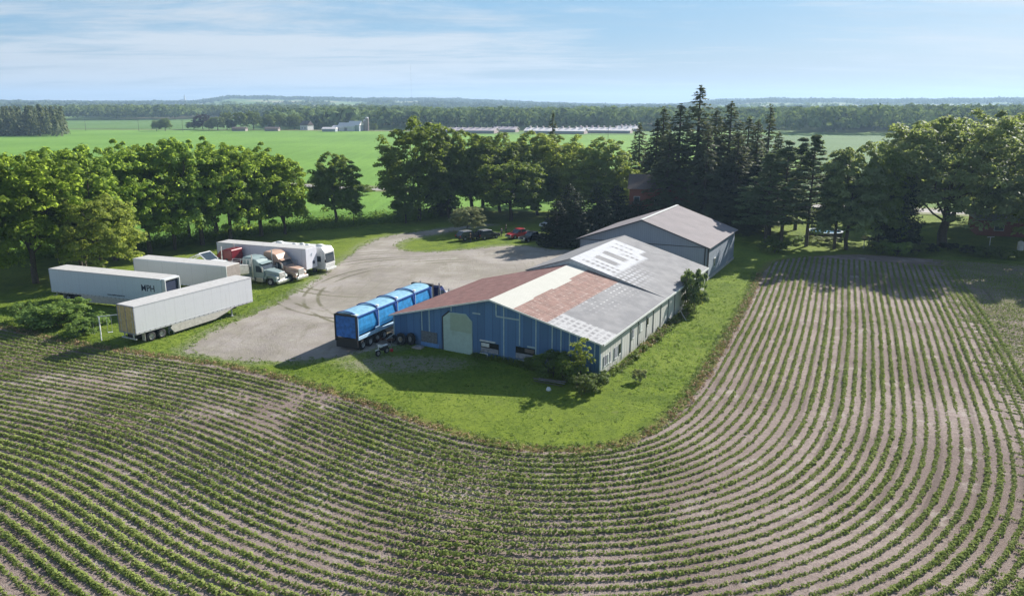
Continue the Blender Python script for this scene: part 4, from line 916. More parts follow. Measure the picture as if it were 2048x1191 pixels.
def wheel(root, x, y, r=.52, w=.3, rim='rim', side=1, dual=False):
    prof = [(r*.56, w/2), (r*.84, w/2), (r*.97, w*.36), (r, w*.15), (r, -w*.15), (r*.97, -w*.36), (r*.84, -w/2), (r*.56, -w/2)]
    t = MB().lathe(prof, (x, y, r), 'y', 22)
    if dual: t.lathe(prof, (x, y-side*(w+.05), r), 'y', 18)
    wh = t.build('wheel', M['tyre'], root, smooth=True)
    s_ = side*w/2
    MB().lathe([(.001, s_*.5), (r*.16, s_*.55), (r*.2, s_*1.05), (r*.24, s_*.4), (r*.50, s_*.35), (r*.57, s_*.98)], (x, y, r), 'y', 18).build('rim', M[rim], wh, smooth=False)
    return wh
def text(body, size, parent, mat, loc, rot, ext=.004, sx=1.0):
    cu = bpy.data.curves.new('lettering', 'FONT'); cu.body = body; cu.size = size; cu.extrude = ext; cu.align_x = 'CENTER'; cu.align_y = 'CENTER'; cu.offset = size*.012
    o = bpy.data.objects.new('tmp', cu); COL.objects.link(o); bpy.context.view_layer.update()
    me = bpy.data.meshes.new_from_object(o.evaluated_get(bpy.context.evaluated_depsgraph_get())); bpy.data.objects.remove(o)
    me.materials.clear(); me.materials.append(mat); o = bpy.data.objects.new('lettering', me); COL.objects.link(o); o.parent = parent; o.location = loc; o.rotation_euler = rot; o.scale = (sx, 1, 1)
    return o
def trailer(name, p_rr, az, L, label, side='tr_white', doors=None, W=2.6, zt=4.1, zb=1.15, skirt=None, axles=(.9, 2.2), gear=True, gname=None, cat='trailer', roof='tr_roof'):
    """p_rr: rear corner of the side facing the camera (local y=0); body runs +x, far side at +y"""
    r = empty(name, p_rr, aztheta(az), label, cat, gname)
    MB().box((L/2, W/2, (zt+zb)/2), (L, W, zt-zb)).build('body', M[side], r, bevel=.03)
    MB().box((L/2, W/2, zt+.012), (L-.06, W-.06, .03)).build('roof', M[roof], r)
    MB().box((L/2, -.012, zb+.09), (L-.02, .03, .18)).build('bottom_rail', M['alu'], r)
    MB().box((L/2, -.010, zt-.05), (L-.02, .025, .09)).build('top_rail', M['alu'], r)
    n = int(L/.62); 
    mk = MB()
    for i in range(n): mk.box((.35+i*(L-.7)/(n-1), -.03, zb+.10), (.16, .012, .045))
    tag(mk.build('side_marks', M['ink'], r), kind='stuff')
    for s in (0, 1):
        y0 = .08+s*(W/2-.06); d = MB().box((-.015, y0+(W/2-.1)/2, (zt+zb)/2), (.05, W/2-.14, zt-zb-.16)).build('rear_door', M[doors or side], r)
        MB().tube((-.06, y0+.25+s*.55, zb+.1), (-.06, y0+.25+s*.55, zt-.12), .025, n=6).box((-.07, y0+.3+s*.5, zb+1.3), (.03, .3, .05)).build('lock_rod', M['galv'], d)
    fm = MB()
    for c, d in (((-.02, .035, (zt+zb)/2), (.09, .07, zt-zb)), ((-.02, W-.035, (zt+zb)/2), (.09, .07, zt-zb)), ((-.02, W/2, zt-.04), (.09, W-.14, .08)), ((-.02, W/2, zb+.05), (.09, W-.14, .14)), ((-.022, W/2, (zt+zb)/2), (.07, .09, zt-zb-.25))): fm.box(c, d)
    fm.build('door_frame', M['board'], r)
    MB().box((.08, W/2, .62), (.1, W-.3, .12)).box((.1, .6, .85), (.1, .1, .5)).box((.1, W-.6, .85), (.1, .1, .5)).build('rear_bumper', M['galv'], r)
    MB().box((L/2, .55, zb-.12), (L-.8, .1, .22)).box((L/2, W-.55, zb-.12), (L-.8, .1, .22)).box((1.6, W/2, .75), (2.6, 1.1, .35)).build('chassis', M['black'], r)
    for x in axles:
        wheel(r, x, .20, side=-1, dual=True); wheel(r, x, W-.20, side=1, dual=True)
    MB().box((axles[0]-.75, .28, .62), (.03, .5, .75)).build('mudflap', M['skirt'], r)
    if gear:
        gx_ = L-2.9
        for y in (.45, W-.45): MB().box((gx_, y, .62), (.13, .13, 1.1)).box((gx_, y, .04), (.34, .3, .06)).build('landing_leg', M['galv'], r)
        MB().box((gx_+.2, W/2, zb-.15), (.7, W-.5, .25)).build('gear_frame', M['black'], r)
    if skirt:
        x0, x1, zlow = skirt
        MB().prism([(x0, zb), (x1+1.1, zb), (x1, zb-.35), (x1-1.6, zlow+.12), (x0+.2, zlow), (x0-.25, zb-.3)], 'y', -.02, .02).build('side_skirt', M['skirt'], r)
    return r
t3 = trailer('box_trailer', (-38.25,75.65,0), 28.4, 15.6, 'white box trailer with stained tan rear doors and long side skirt, nearest the field', doors='doortan', skirt=(4.3, 11.6, .28), axles=(1.75, 3.0), gname='parked trailers')
t1 = trailer('box_trailer', (-57.65,94.37,0), 110.3, 17.7, 'bluish white box trailer with dark capital letters near its nose', side='tr_blue', skirt=(5.0, 12.5, .30), axles=(2.6, 3.9), gname='parked trailers')
text('MPH', 1.1, t1, M['ink'], (15.7, -.016, 2.85), (pi/2, 0, 0), sx=.95)
text('www.mphtransport.ca', .30, t1, M['ink'], (10.6, -.032, 1.62), (pi/2, 0, 0))
MB().box((17.86, 1.3, 3.0), (.3, 2.0, 1.75)).build('nose_recess', M['ink'], t1); MB().box((17.95, .2, 3.0), (.5, .15, 2.0)).box((17.95, 2.45, 3.0), (.5, .15, 2.0)).box((17.95, 1.3, 4.0), (.5, 2.4, .2)).box((17.95, 1.3, 1.9), (.5, 2.1, .2)).build('nose_frame', M['tr_white'], t1, bevel=.03)
t2 = trailer('box_trailer', (-50.2,100.85,0), 110.4, 15.1, 'beige box trailer on a red frame between the lettered trailer and the boat', side='tr_beige', axles=(1.0, 2.2), gname='parked trailers')
MB().box((12.2, -.02, .98), (5.2, .08, .42)).build('red_rail', M['redframe'], t2); MB().box((15.11, 1.3, 2.6), (.05, 2.5, 2.9)).build('nose_panel', simple('taupe_nose', (.30,.26,.24), .6), t2)
MB().box((15.13, -.0, 2.6), (.1, .09, 2.95)).build('corner_post', M['trimwhite'], t2)
t4 = trailer('box_trailer', (-43.7,113.2,0), 111.4, 15.7, 'smooth white box trailer with a small dark square on its end, beside the motorhome', side='tr_lav', axles=(1.5, 2.8), gname='parked trailers')
MB().box((9, -.03, 1.72), (12, .03, .07)).build('rub_strip', M['alu'], t4)
MB().box((15.73, 1.75, 1.95), (.05, .42, .45)).build('end_placard', M['ink'], t4); MB().tube((15.74, .95, 3.05), (15.74, 1.45, 3.35), .025, n=5).tube((15.74, 1.45, 3.35), (15.74, 1.25, 2.9), .025, n=5).build('faded_mark', M['trimblue'], t4)

# motorhome
rv = empty('motorhome', V3(-43.7,113.2,0)+uaz(111.4)*6.2+uaz(21.4)*3.3, aztheta(111.4), 'white motorhome with round roof vents behind the smooth white trailer', 'motorhome')
RVL, RVW, RVH = 10.4, 2.5, 3.75
MB().prism([(0,.55),(RVL-.2,.55),(RVL,1.3),(RVL-.15,3.2),(RVL-.6,RVH),(.15,RVH),(0,RVH-.2)], 'y', 0, RVW).build('body', simple('motorhome_white', (.66,.66,.65), .4), rv, bevel=.1)
MB().prism([(RVL+.012,1.55),(RVL-.10,2.9),(RVL-.16,2.9),(RVL-.05,1.55)], 'y', .2, RVW-.2).build('windshield', M['glass'], rv)
MB().box((RVL-1.3,-.02,2.1),(1.1,.05,.8)).build('side_window', M['glass'], rv); MB().box((RVL+.06,RVW/2,.62),(.18,RVW,.35)).build('bumper', M['trimwhite'], rv, bevel=.05)
for x, y in ((1.6,1.25),(4.6,.8),(5.5,1.4),(6.8,.9),(8.7,1.3)):
    rr0 = .62 if x in (1.6, 8.7) else .36; MB().lathe([(rr0, 0), (rr0*.98, .14), (rr0*.7, .26), (.01, .3)], (x, y, RVH), 'z', 16).build('roof_vent', M['trimwhite'], rv, smooth=True)
for x in (2.2, RVL-2): wheel(rv, x, .15, .42, .25, side=-1); wheel(rv, x, RVW-.15, .42, .25, side=1)
MB().box((RVL+.15,-.15,1.9),(.15,.2,.4)).tube((RVL-.1,.05,2.1),(RVL+.15,-.12,2.05),.03,n=6).build('mirror', M['black'], rv)

# road tractors (origin under the middle of the front bumper, facing +x)
def semi(p, az, paint, label, sleeper=3.4, roofz=3.75, second=None, stack=True, hood=2.0):
    r = empty('truck_tractor', p, aztheta(az), label, 'truck', 'truck tractors without trailers')
    pm = M[paint]; h = hood; xc = -.25-h
    body = MB().prism([(xc,.95),(xc,2.15),(xc-.75,2.95),(xc-1.25,roofz-.32),(xc-2.1,roofz),(xc-1.2-sleeper*.6,roofz+.02),(xc-sleeper,roofz-.12),(xc-sleeper,.95)], 'y', -1.18, 1.18).build('cab', pm, r, bevel=.14)
    hd = MB().hexa([(xc+.05,-1.0,1.0),(-.2,-.82,.75),(-.2,.82,.75),(xc+.05,1.0,1.0),(xc+.05,-.98,2.12),(-.25,-.66,1.78),(-.25,.66,1.78),(xc+.05,.98,2.12)]).build('hood', M[second or paint], r, bevel=.12)
    for s in (-1, 1):
        MB().prism([(-.25,.62),(-.25,1.25),(-.7,1.5),(-1.9,1.5),(-2.25,1.05),(-2.2,.8),(-1.95,.85),(-1.8,1.2),(-1.3,1.32),(-.85,1.2),(-.65,.62)], 'y', s*.78, s*1.2).build('fender', M[second or paint], r, bevel=.05)
        MB().box((-.24, s*.92, 1.12), (.14, .36, .26)).build('headlight', M['lamp'], r, bevel=.03)
        wheel(r, -1.3, s*1.03, .50, .28, side=s); 
        for x in (xc-sleeper-.95, xc-sleeper-2.25): wheel(r, x, s*.98, .50, .28, side=s, dual=True)
        MB().prism([(xc-.15,2.0),(xc-.7,2.62),(xc-1.3,2.62),(xc-1.3,1.75),(xc-.15,1.75)], 'y', s*1.19, s*1.205).build('door_window', M['glass'], r)
        MB().box((xc-sleeper*.72, s*1.195, 2.3), (.42, .03, .55)).build('sleeper_window', M['glass'], r)
        tk = MB().tube((xc-1.6, s*1.0, .72), (xc-1.6-1.9, s*1.0, .72), .33, n=16).build('fuel_tank', M['chrome'], r, smooth=False)
        MB().box((xc-.75, s*1.0, .70), (1.2, .5, .55)).build('step_box', M['chrome'], r, bevel=.03)
        MB().tube((xc-.1, s*1.2, 2.2), (xc+.1, s*1.5, 2.25), .025, n=6).box((xc+.1, s*1.52, 2.25), (.14, .08, .65)).build('mirror', M['chrome'], r)
        if stack and (stack is True or s == stack): MB().tube((xc-1.75, s*1.28, .9), (xc-1.75, s*1.28, roofz+.45), .09, n=10).tube((xc-1.75, s*1.28, 1.6), (xc-1.75, s*1.28, 2.9), .14, n=10).build('exhaust_stack', M['chrome'], r)
    MB().prism([(xc+.015,2.18),(xc-.72,2.93),(xc-.76,2.89),(xc-.03,2.14)], 'y', -1.02, 1.02).build('windshield', M['glass'], r)
    MB().prism([(xc-.55,2.86),(xc-.25,2.86),(xc-.75,3.06)], 'y', -1.1, 1.1).build('visor', M[second or paint], r)
    MB().box((-.18, 0, 1.28), (.12, 1.2, .98)).build('grille', M['chrome'], r, bevel=.04)
    MB().box((-.05, 0, .55), (.32, 2.4, .42)).build('bumper', M['chrome'], r, bevel=.08)
    MB().box(((xc-sleeper-3.2-.6)/2, 0, .78), (abs(xc-sleeper-3.2)-.6, .85, .26)).build('chassis', M['black'], r)
    MB().box((xc-sleeper-1.7, 0, 1.0), (1.0, .9, .16)).build('fifth_wheel', M['black'], r)
    return r
M['p_green'] = simple('grey_green_paint', (.24,.31,.31), .45, .05, .05, spec=.35); M['p_tan'] = simple('copper_tan_paint', (.48,.32,.24), .5, .05, .05, spec=.3); M['p_red'] = simple('dark_red_paint', (.17,.012,.02), .3, .1, .1, spec=.6)
M['p_blue'] = simple('deep_blue_paint', (.02,.04,.20), .3, .1, spec=.6); M['p_white'] = simple('white_paint', (.68,.69,.70), .35, spec=.5)
Lp = lambda perp, al: uaz(22)*perp+uaz(112)*al
gt = Lp(83.9, -67.5); semi(gt, 112, 'p_green', 'grey green sleeper truck with bright stack and grille, nearest the gravel', sleeper=3.5, roofz=3.7, stack=-1)
tt = Lp(86.9, -66.6); semi(tt, 113, 'p_tan', 'copper tan sleeper truck parked behind the grey green one', sleeper=3.3, roofz=3.95, stack=-1)
rtruck = semi(Lp(86.7, -83.2), 292, 'p_red', 'dark red sleeper truck facing away beside the smooth white trailer', sleeper=3.4, roofz=3.85)

# boat with windscreen and bow rail
bt0 = Lp(80.9, -82.4); boat = empty('cabin_boat', bt0, aztheta(111), 'white cabin boat with framed windscreen and bow rail between two trailers', 'boat')
BL = 11.6; st = []
for x, wy, zk in ((0,1.2,1.1),(3,1.35,.9),(7,1.3,.9),(9.5,.85,1.15),(11.6,.06,1.9)):
    sh_ = 2.75 if x < 8 else 2.75+(x-8)*.09
    st.append([(x,-wy,sh_),(x,-wy*.92,1.7 if x < 10 else 2.3),(x,0,zk),(x,wy*.92,1.7 if x < 10 else 2.3),(x,wy,sh_)])
hm = MB(); vs = [p for s_ in st for p in s_]; fs = []
for i in range(4):
    for j in range(4): fs.append((i*5+j, i*5+j+1, i*5+j+6, i*5+j+5))
    fs.append((i*5+4, i*5, i*5+5, i*5+9))
fs.append((0,1,2,3,4)); hm.add(vs, fs); hm.build('hull', simple('boat_white', (.64,.63,.60), .35), boat)
MB().hexa([(4.6,-1.0,2.7),(8.8,-.75,2.78),(8.8,.75,2.78),(4.6,1.0,2.7),(4.7,-.85,3.35),(7.4,-.6,3.3),(7.4,.6,3.3),(4.7,.85,3.35)]).build('cabin', M['p_white'], boat, bevel=.1)
wf = MB()
for y in (-1.05, 1.05): wf.tube((1.6,y,3.1),(4.3,y,4.25),.07,n=6).tube((4.3,y,4.25),(5.6,y,3.3),.07,n=6).tube((1.6,y,3.1),(1.0,y,2.75),.07,n=6)
wf.tube((4.3,-1.05,4.25),(4.3,1.05,4.25),.08,n=6).tube((3.6,-1.05,3.95),(3.6,1.05,3.95),.08,n=6); wf.build('windscreen_frame', M['p_white'], boat)
MB().hexa([(4.35,-.98,4.16),(5.5,-.98,3.32),(5.5,.98,3.32),(4.35,.98,4.16),(4.38,-.98,4.2),(5.53,-.98,3.36),(5.53,.98,3.36),(4.38,.98,4.2)]).build('windscreen', M['glass'], boat)
rl = MB()
for s in (-1, 1):
    pts = [(8.0,s*1.1,3.45),(9.6,s*.85,3.6),(11.0,s*.35,3.75),(11.9,s*.05,3.8)]
    for p_, q_ in zip(pts, pts[1:]): rl.tube(p_, q_, .035, n=5)
    for p_ in pts: rl.tube((p_[0]-.1,p_[1],2.85),p_,.03,n=5)
rl.build('bow_rail', M['galv'], boat)
MB().box((5.2,0,.75),(9,1.2,.2)).box((3,0,.95),(.3,1.8,.7)).box((8,0,.95),(.3,1.2,.7)).build('cradle', M['black'], boat)
for s in (-1, 1): wheel(boat, 3.2, s*1.2, .38, .22, side=s); wheel(boat, 4.2, s*1.2, .38, .22, side=s)
# sheeted bundle by the grey green truck
# blue tipping trailer
M['bl_side'] = simple('bright_blue_panel', (.035,.28,.62), .6, .0, .25, 1.6, .2, dirt=(.03,.18,.45), dscale=1.5); M['bl_rib'] = simple('dark_blue_rib', (.015,.07,.30), .4); M['bl_tarp'] = simple('faded_blue_tarp', (.20,.40,.54), .85, var=.18, scale=2, dirt=(.22,.34,.34), dscale=2.)
M['bl_rail'] = simple('pale_blue_rail', (.42,.62,.80), .5, dirt=(.6,.6,.6)); M['bl_gate'] = simple('deep_blue_gate', (.02,.13,.46), .5, var=.25)
HB = 24.5; bp = V3(-15.25,73.6,0); bl = empty('tipping_trailer', bp, aztheta(HB), 'bright blue four bay tipping trailer with domed tarps beside the shed', 'trailer', None)
BLN, BLW, zb_, zt_ = 14.4, 2.65, 1.30, 3.55      # local y=0 is the right side, body towards +y
for i in range(4):
    x0, x1 = i*BLN/4+.08, (i+1)*BLN/4-.08; mb = MB(); n_ = 8
    prof = [(.30, zb_+.25), (.10, zb_+.7), (.03, (zb_+zt_)/2), (.05, zt_-.25), (.10, zt_)]
    full = prof+[(BLW-y, z) for y, z in reversed(prof)]; mb.prism(full, 'x', x0, x1); mb.build('side_panel', M['bl_side'], bl)
    tp = [(.08, zt_)]+[(.08+(BLW-.16)*(1-cos(pi*k/10))/2, zt_+.36*sin(pi*k/10)) for k in range(1, 10)]+[(BLW-.08, zt_)]
    MB().prism(tp, 'x', x0-.02, x1+.02).build('tarp', M['bl_tarp'], bl)
for i in range(5):
    x = i*BLN/4; wd = .10 if 0 < i < 4 else .12
    rb = MB().prism([(-.02, zb_), (-.02, zt_+.02), (.14, zt_+.02), (.14, zb_)], 'x', x-wd, x+wd).prism([(BLW-.14, zb_), (BLW-.14, zt_+.02), (BLW+.02, zt_+.02), (BLW+.02, zb_)], 'x', x-wd, x+wd)
    rb.build('rib', M['bl_rib'], bl)
    if i: MB().prism([(x-.55, zt_-.12), (x+.10, zt_-.12), (x+.10, zb_+.35)], 'y', -.035, -.005).build('gusset', M['bl_rib'], bl)
    MB().box((x+.02, -.045, (zb_+zt_)/2), (.07, .03, zt_-zb_)).build('rib_edge', M['bl_rail'], bl)
    arc = MB(); pts = [(.0+(BLW)*(1-cos(pi*k/10))/2, zt_+.03+.50*sin(pi*k/10)) for k in range(11)]
    for p_, q_ in zip(pts, pts[1:]): arc.hexa([(x-.06, p_[0], p_[1]-.10), (x+.06, p_[0], p_[1]-.10), (x+.06, q_[0], q_[1]-.10), (x-.06, q_[0], q_[1]-.10), (x-.06, p_[0], p_[1]), (x+.06, p_[0], p_[1]), (x+.06, q_[0], q_[1]), (x-.06, q_[0], q_[1])])
    if i < 4: arc.build('roof_bow', M['bl_rib'], bl)
    if 0 < i < 4: MB().box((x+.28, .30, zt_+.30), (.42, .32, .16), .2).build('tarp_housing', M['p_white'], bl, bevel=.04)
MB().box((BLN/2, .0, zt_+.02), (BLN, .12, .12)).box((BLN/2, BLW, zt_+.02), (BLN, .12, .12)).build('top_rail', M['bl_rib'], bl)
MB().box((BLN/2, .04, zb_+.04), (BLN, .16, .34)).build('bottom_rail', M['bl_rail'], bl, bevel=.03); MB().prism([(3.0, zb_+.2), (3.0, zb_+.5), (3.6, zb_+.5), (4.3, zb_+.2)], 'y', -.12, .02).build('catwalk', M['bl_rail'], bl)
MB().box((-.10, BLW/2, (zb_+zt_)/2+.06), (.12, BLW-.2, zt_-zb_-.1)).build('rear_gate', M['bl_gate'], bl)
gf = MB()
for c, d in (((-.14, .06, 2.35), (.16, .14, 2.75)), ((-.14, BLW-.06, 2.35), (.16, .14, 2.75)), ((-.14, BLW/2, zt_+.16), (.2, BLW-.3, .16)), ((-.12, BLW/2, zb_-.05), (.2, BLW-.26, .16))): gf.box(c, d)
gf.build('gate_frame', M['black'], bl)
MB().box((.02, .30, zt_+.22), (.45, .6, .14)).build('tarp_housing', M['p_white'], bl, bevel=.04)
MB().box((-.05, BLW/2, .72), (.12, BLW-.06, .85)).build('rear_apron', M['black'], bl); MB().box((BLN/2, BLW/2, 1.05), (BLN-.6, .95, .35)).build('chassis', M['black'], bl)
for x in (.85, 2.12, 3.39, 4.66): wheel(bl, x, .2, .52, .3, side=-1, dual=True); wheel(bl, x, BLW-.2, .52, .3, side=1, dual=True)
MB().box((BLN+.25, BLW/2, 2.75), (.5, BLW+.1, 2.2)).build('headboard', M['black'], bl, bevel=.05)
bt_ = V3(*bp)+uaz(HB)*(BLN+5.9)-uaz(HB+90)*(BLW/2)+V3(0, 0, 0)
btk = semi(bt_, HB, 'p_blue', 'blue and white truck tractor hitched to the blue tipping trailer', sleeper=1.6, roofz=3.2, second='p_white')

# cars (origin at centre, facing +x)
def car(p, az, kind, paint, label, open_hatch=False, L=4.7, cap=None):
    r = empty('pickup_truck' if kind == 'pickup' else 'parked_car', p, aztheta(az), label, 'pickup' if kind == 'pickup' else 'car', 'vehicles parked on the grass'); pm = M[paint]; h = L/2; W_ = .93
    arch = lambda xc: [(xc+.42,.34),(xc+.36,.62),(xc,.80),(xc-.36,.62),(xc-.42,.34)]
    low = [(h-.05,.34),(h,.62),(h-.1,.86),(h-1.25,1.02)]
    if kind == 'pickup': low += [(-h+.05,1.06),(-h,.9),(-h,.42)]
    else: low += [(-h+.15,1.08),(-h,.85),(-h,.40)]
    xr, xf = -h+.95, h-.92; bot = list(reversed(arch(xr)))+list(reversed(arch(xf)))
    MB().prism(low+bot, 'y', -W_, W_).build('body', pm, r, bevel=.06)
    if kind == 'pickup': gh = [(h-1.45,1.02),(h-2.1,1.62),(h-2.5,1.68),(h-3.35,1.68),(h-3.6,1.05)]
    else: gh = [(h-1.2,1.02),(h-1.95,1.58),(h-2.5,1.66),(-h+.7,1.64),(-h+.15,1.06)]
    MB().prism(gh, 'y', -W_+.13, W_-.13).build('glasshouse', M['glass'], r, bevel=.04)
    g1, g2 = gh[1], gh[3]; MB().hexa([(g1[0]+.05,-.76,g1[1]+.02),(g2[0]-.05,-.76,g2[1]-.02),(g2[0]-.05,.76,g2[1]-.02),(g1[0]+.05,.76,g1[1]+.02),(g1[0]-.05,-.7,1.72),(g2[0]+.05,-.7,1.74),(g2[0]+.05,.7,1.74),(g1[0]-.05,.7,1.72)]).build('roof', M[cap or paint], r, bevel=.03)
    for s in (-1, 1):
        for xx in ((gh[0][0]+gh[3][0])/2,): MB().box((xx, s*(W_-.115), 1.33), (.08, .03, .6)).build('pillar', pm, r)
        MB().box((h-.06, s*.68, .76), (.12, .34, .18)).build('headlight', M['lamp'], r, bevel=.03); MB().box((-h+.03, s*.76, .86), (.1, .22, .26)).build('tail_light', M['redlamp'], r)
        for x in (xr, xf): wheel(r, x, s*(W_-.1), .36, .22, side=s)
        MB().box((h-1.75, s*(W_+.08), 1.12), (.14, .2, .14)).build('mirror', pm, r)
    MB().box((h-.01, 0, .72), (.08, 1.05, .26)).build('grille', M['black'], r); MB().box((h+.02, 0, .46), (.14, 1.78, .2)).build('bumper', M['chrome'] if kind == 'pickup' else pm, r, bevel=.03)
    if kind == 'pickup': MB().box((-h+.95, 0, 1.02), (1.65, 1.55, .12)).build('bed', M['black'], r)
    if open_hatch: MB().hexa([(-h+.62,-.75,1.66),(-h+.62,.75,1.66),(-h-.35,.72,1.92),(-h-.35,-.72,1.92),(-h+.62,-.75,1.71),(-h+.62,.75,1.71),(-h-.35,.72,1.97),(-h-.35,-.72,1.97)]).build('tailgate', pm, r); 
    if open_hatch: MB().box((-h-.01,0,1.15),(.05,1.3,.75)).build('boot_opening', M['glassdark'], r)
    return r
M['c_dark'] = simple('dark_grey_paint', (.035,.036,.045), .25, .2, spec=.7); M['c_silver'] = simple('silver_paint', (.42,.42,.44), .25, .5); M['c_red'] = simple('bright_red_paint', (.42,.02,.03), .3, spec=.6); M['c_black'] = simple('black_paint', (.012,.014,.022), .22, spec=.7)
car(G(937,479), 52, 'suv', 'c_dark', 'dark grey car at the left end, below the olive tree', L=4.6, cap='c_silver')
car(G(975,477), 50, 'suv', 'c_dark', 'dark car with its tailgate raised and pale bonnet', True, L=4.6, cap='c_silver')
car(G(1039,475), 232, 'pickup', 'c_red', 'red pickup parked beside the black pickup', L=5.3)
car(G(1066,481), 230, 'pickup', 'c_black', 'black pickup against the dark cedars', L=5.6)
ww = car(G(1094,455)+uaz(40)*1, 225, 'suv', 'p_white', 'white car mostly hidden by the dark cedars', L=4.4)

# ---------------------------------------------------------------- people
M['skin'] = simple('skin', (.45,.28,.20), .6); M['cloth_dark'] = simple('dark_cloth', (.02,.022,.03), .9); M['cloth_blue'] = simple('blue_cloth', (.10,.13,.22), .9); M['hair'] = simple('dark_hair', (.03,.022,.016), .8)
def skinmesh(name, verts, edges, radii, mat, parent):
    me = bpy.data.meshes.new(name); me.from_pydata(verts, edges, []); me.materials.append(mat); o = bpy.data.objects.new(name, me); COL.objects.link(o); o.parent = parent
    sm = o.modifiers.new('skin', 'SKIN'); sl = me.skin_vertices[0] if me.skin_vertices else None
    if sl is None:
        bm = bmesh.new(); bm.from_mesh(me); bm.verts.layers.skin.verify(); bm.to_mesh(me); bm.free(); sl = me.skin_vertices[0]
    for i, rr_ in enumerate(radii): sl.data[i].radius = rr_ if isinstance(rr_, tuple) else (rr_, rr_)
    sl.data[0].use_root = True
    sb = o.modifiers.new('sub', 'SUBSURF'); sb.levels = 1; sb.render_levels = 1
    return o
def person(p, az, label, top, legs, arm=(.0, 0)):
    r = empty('person', p, aztheta(az), label, 'person', 'people standing by the parked cars')
    ax, bx = arm
    V = [(0,0,.98),(0,0,1.2),(0,0,1.42),(0,0,1.52),(.01,0,1.62),(.0,0,1.74), (0,.19,1.41),(.02,.25,1.14),(.10+ax,.24,.90),(.14+ax,.23,.80), (0,-.19,1.41),(.02,-.25,1.14),(.10+bx,-.24,.90),(.14+bx,-.23,.80),
         (0,.10,.90),(.03,.11,.50),(0,.12,.09),(.14,.13,.04), (0,-.10,.90),(-.02,-.11,.50),(-.06,-.12,.09),(.08,-.13,.04)]
    E_ = [(0,1),(1,2),(2,3),(3,4),(4,5),(2,6),(6,7),(7,8),(8,9),(2,10),(10,11),(11,12),(12,13),(0,14),(14,15),(15,16),(16,17),(0,18),(18,19),(19,20),(20,21)]
    R_ = [(.15,.11),(.14,.10),(.15,.10),.055,(.085,.075),(.07,.065),.055,.042,.03,.038,.055,.042,.03,.038,.08,.055,.04,.035,.08,.055,.04,.035]
    skinmesh('body', V, E_, R_, M['skin'], r)
    sv = [V[i] for i in (0,1,2,6,7,10,11)]; skinmesh('shirt', sv, [(0,1),(1,2),(2,3),(3,4),(2,5),(5,6)], [(.175,.175),(.165,.165),(.165,.165),.085,.07,.085,.07], M[top], r)
    tv = [V[i] for i in (0,14,15,16,18,19,20)]; skinmesh('trousers', tv, [(0,1),(1,2),(2,3),(0,4),(4,5),(5,6)], [(.17,.17),.115,.09,.075,.115,.09,.075], M[legs], r)
    MB().lathe([(.001,.13),(.07,.105),(.102,.03),(.10,-.03),(.085,-.08)], (-.015,0,1.68), 'z', 12).build('hair', M['hair'], r, smooth=True)
    for q in ((.07,.125),(.01,-.125)): MB().box((q[0], q[1], .045), (.27, .10, .09)).build('shoe', M['black'], r, bevel=.02)
    hd = MB(); hd.box((.085,.03,1.665),(.02,.025,.015)).box((.085,-.03,1.665),(.02,.025,.015)).box((.095,0,1.635),(.03,.025,.045)).box((.085,0,1.60),(.02,.05,.012)); hd.build('face', M['hair'], r)
    return r
person(G(941,484), 250, 'person in dark clothes standing in front of the leftmost car', 'cloth_dark', 'cloth_dark')
person(G(1003,473), 260, 'person in a bluish top standing between the cars and the red pickup, nearer one', 'cloth_blue', 'cloth_dark', (.12, 0))
person(G(1012,466), 250, 'person in dark clothes standing just behind the one in the bluish top', 'cloth_dark', 'cloth_dark', (0, .1))

# ---------------------------------------------------------------- small things around the yard
# swing set
sw = empty('swing_set', G(203,676), aztheta(62), 'pale metal swing frame beside the near trailer', 'swing set')
for x in (0, 4.2):
    for s in (-1, 1): MB().tube((x, s*.95, 0), (x, s*.08, 2.35), .05, n=8).build('leg', M['p_white'], sw)
MB().tube((-.15,0,2.35),(4.35,0,2.35),.055,n=8).build('top_bar', M['galv'], sw)
for x in (.9, 2.1, 3.3):
    seat = MB().box((x,0,.55),(.5,.2,.04)).build('swing_seat', M['p_white'], sw); MB().tube((x-.22,0,.55),(x-.22,0,2.33),.018,n=5).tube((x+.22,0,.55),(x+.22,0,2.33),.018,n=5).build('chain', M['galv'], seat)
sl_ = empty('slide', G(186,668), aztheta(215), 'dark green slide leaning by the swing frame', 'slide')
MB().hexa([(0,-.25,1.25),(1.9,-.25,.12),(1.9,.25,.12),(0,.25,1.25),(0,-.25,1.30),(1.9,-.25,.17),(1.9,.25,.17),(0,.25,1.30)]).hexa([(0,.22,1.3),(1.9,.22,.17),(1.9,.28,.17),(0,.28,1.3),(0,.22,1.42),(1.9,.22,.29),(1.9,.28,.29),(0,.28,1.42)]).hexa([(0,-.28,1.3),(1.9,-.28,.17),(1.9,-.22,.17),(0,-.22,1.3),(0,-.28,1.42),(1.9,-.28,.29),(1.9,-.22,.29),(0,-.22,1.42)]).build('chute', simple('dark_green_plastic', (.02,.06,.045), .4), sl_)
MB().tube((-.05,.25,0),(0,.25,1.4),.03,n=6).tube((-.05,-.25,0),(0,-.25,1.4),.03,n=6).tube((-.03,-.25,.4),(-.03,.25,.4),.02,n=6).tube((-.03,-.25,.8),(-.03,.25,.8),.02,n=6).build('ladder', M['galv'], sl_)
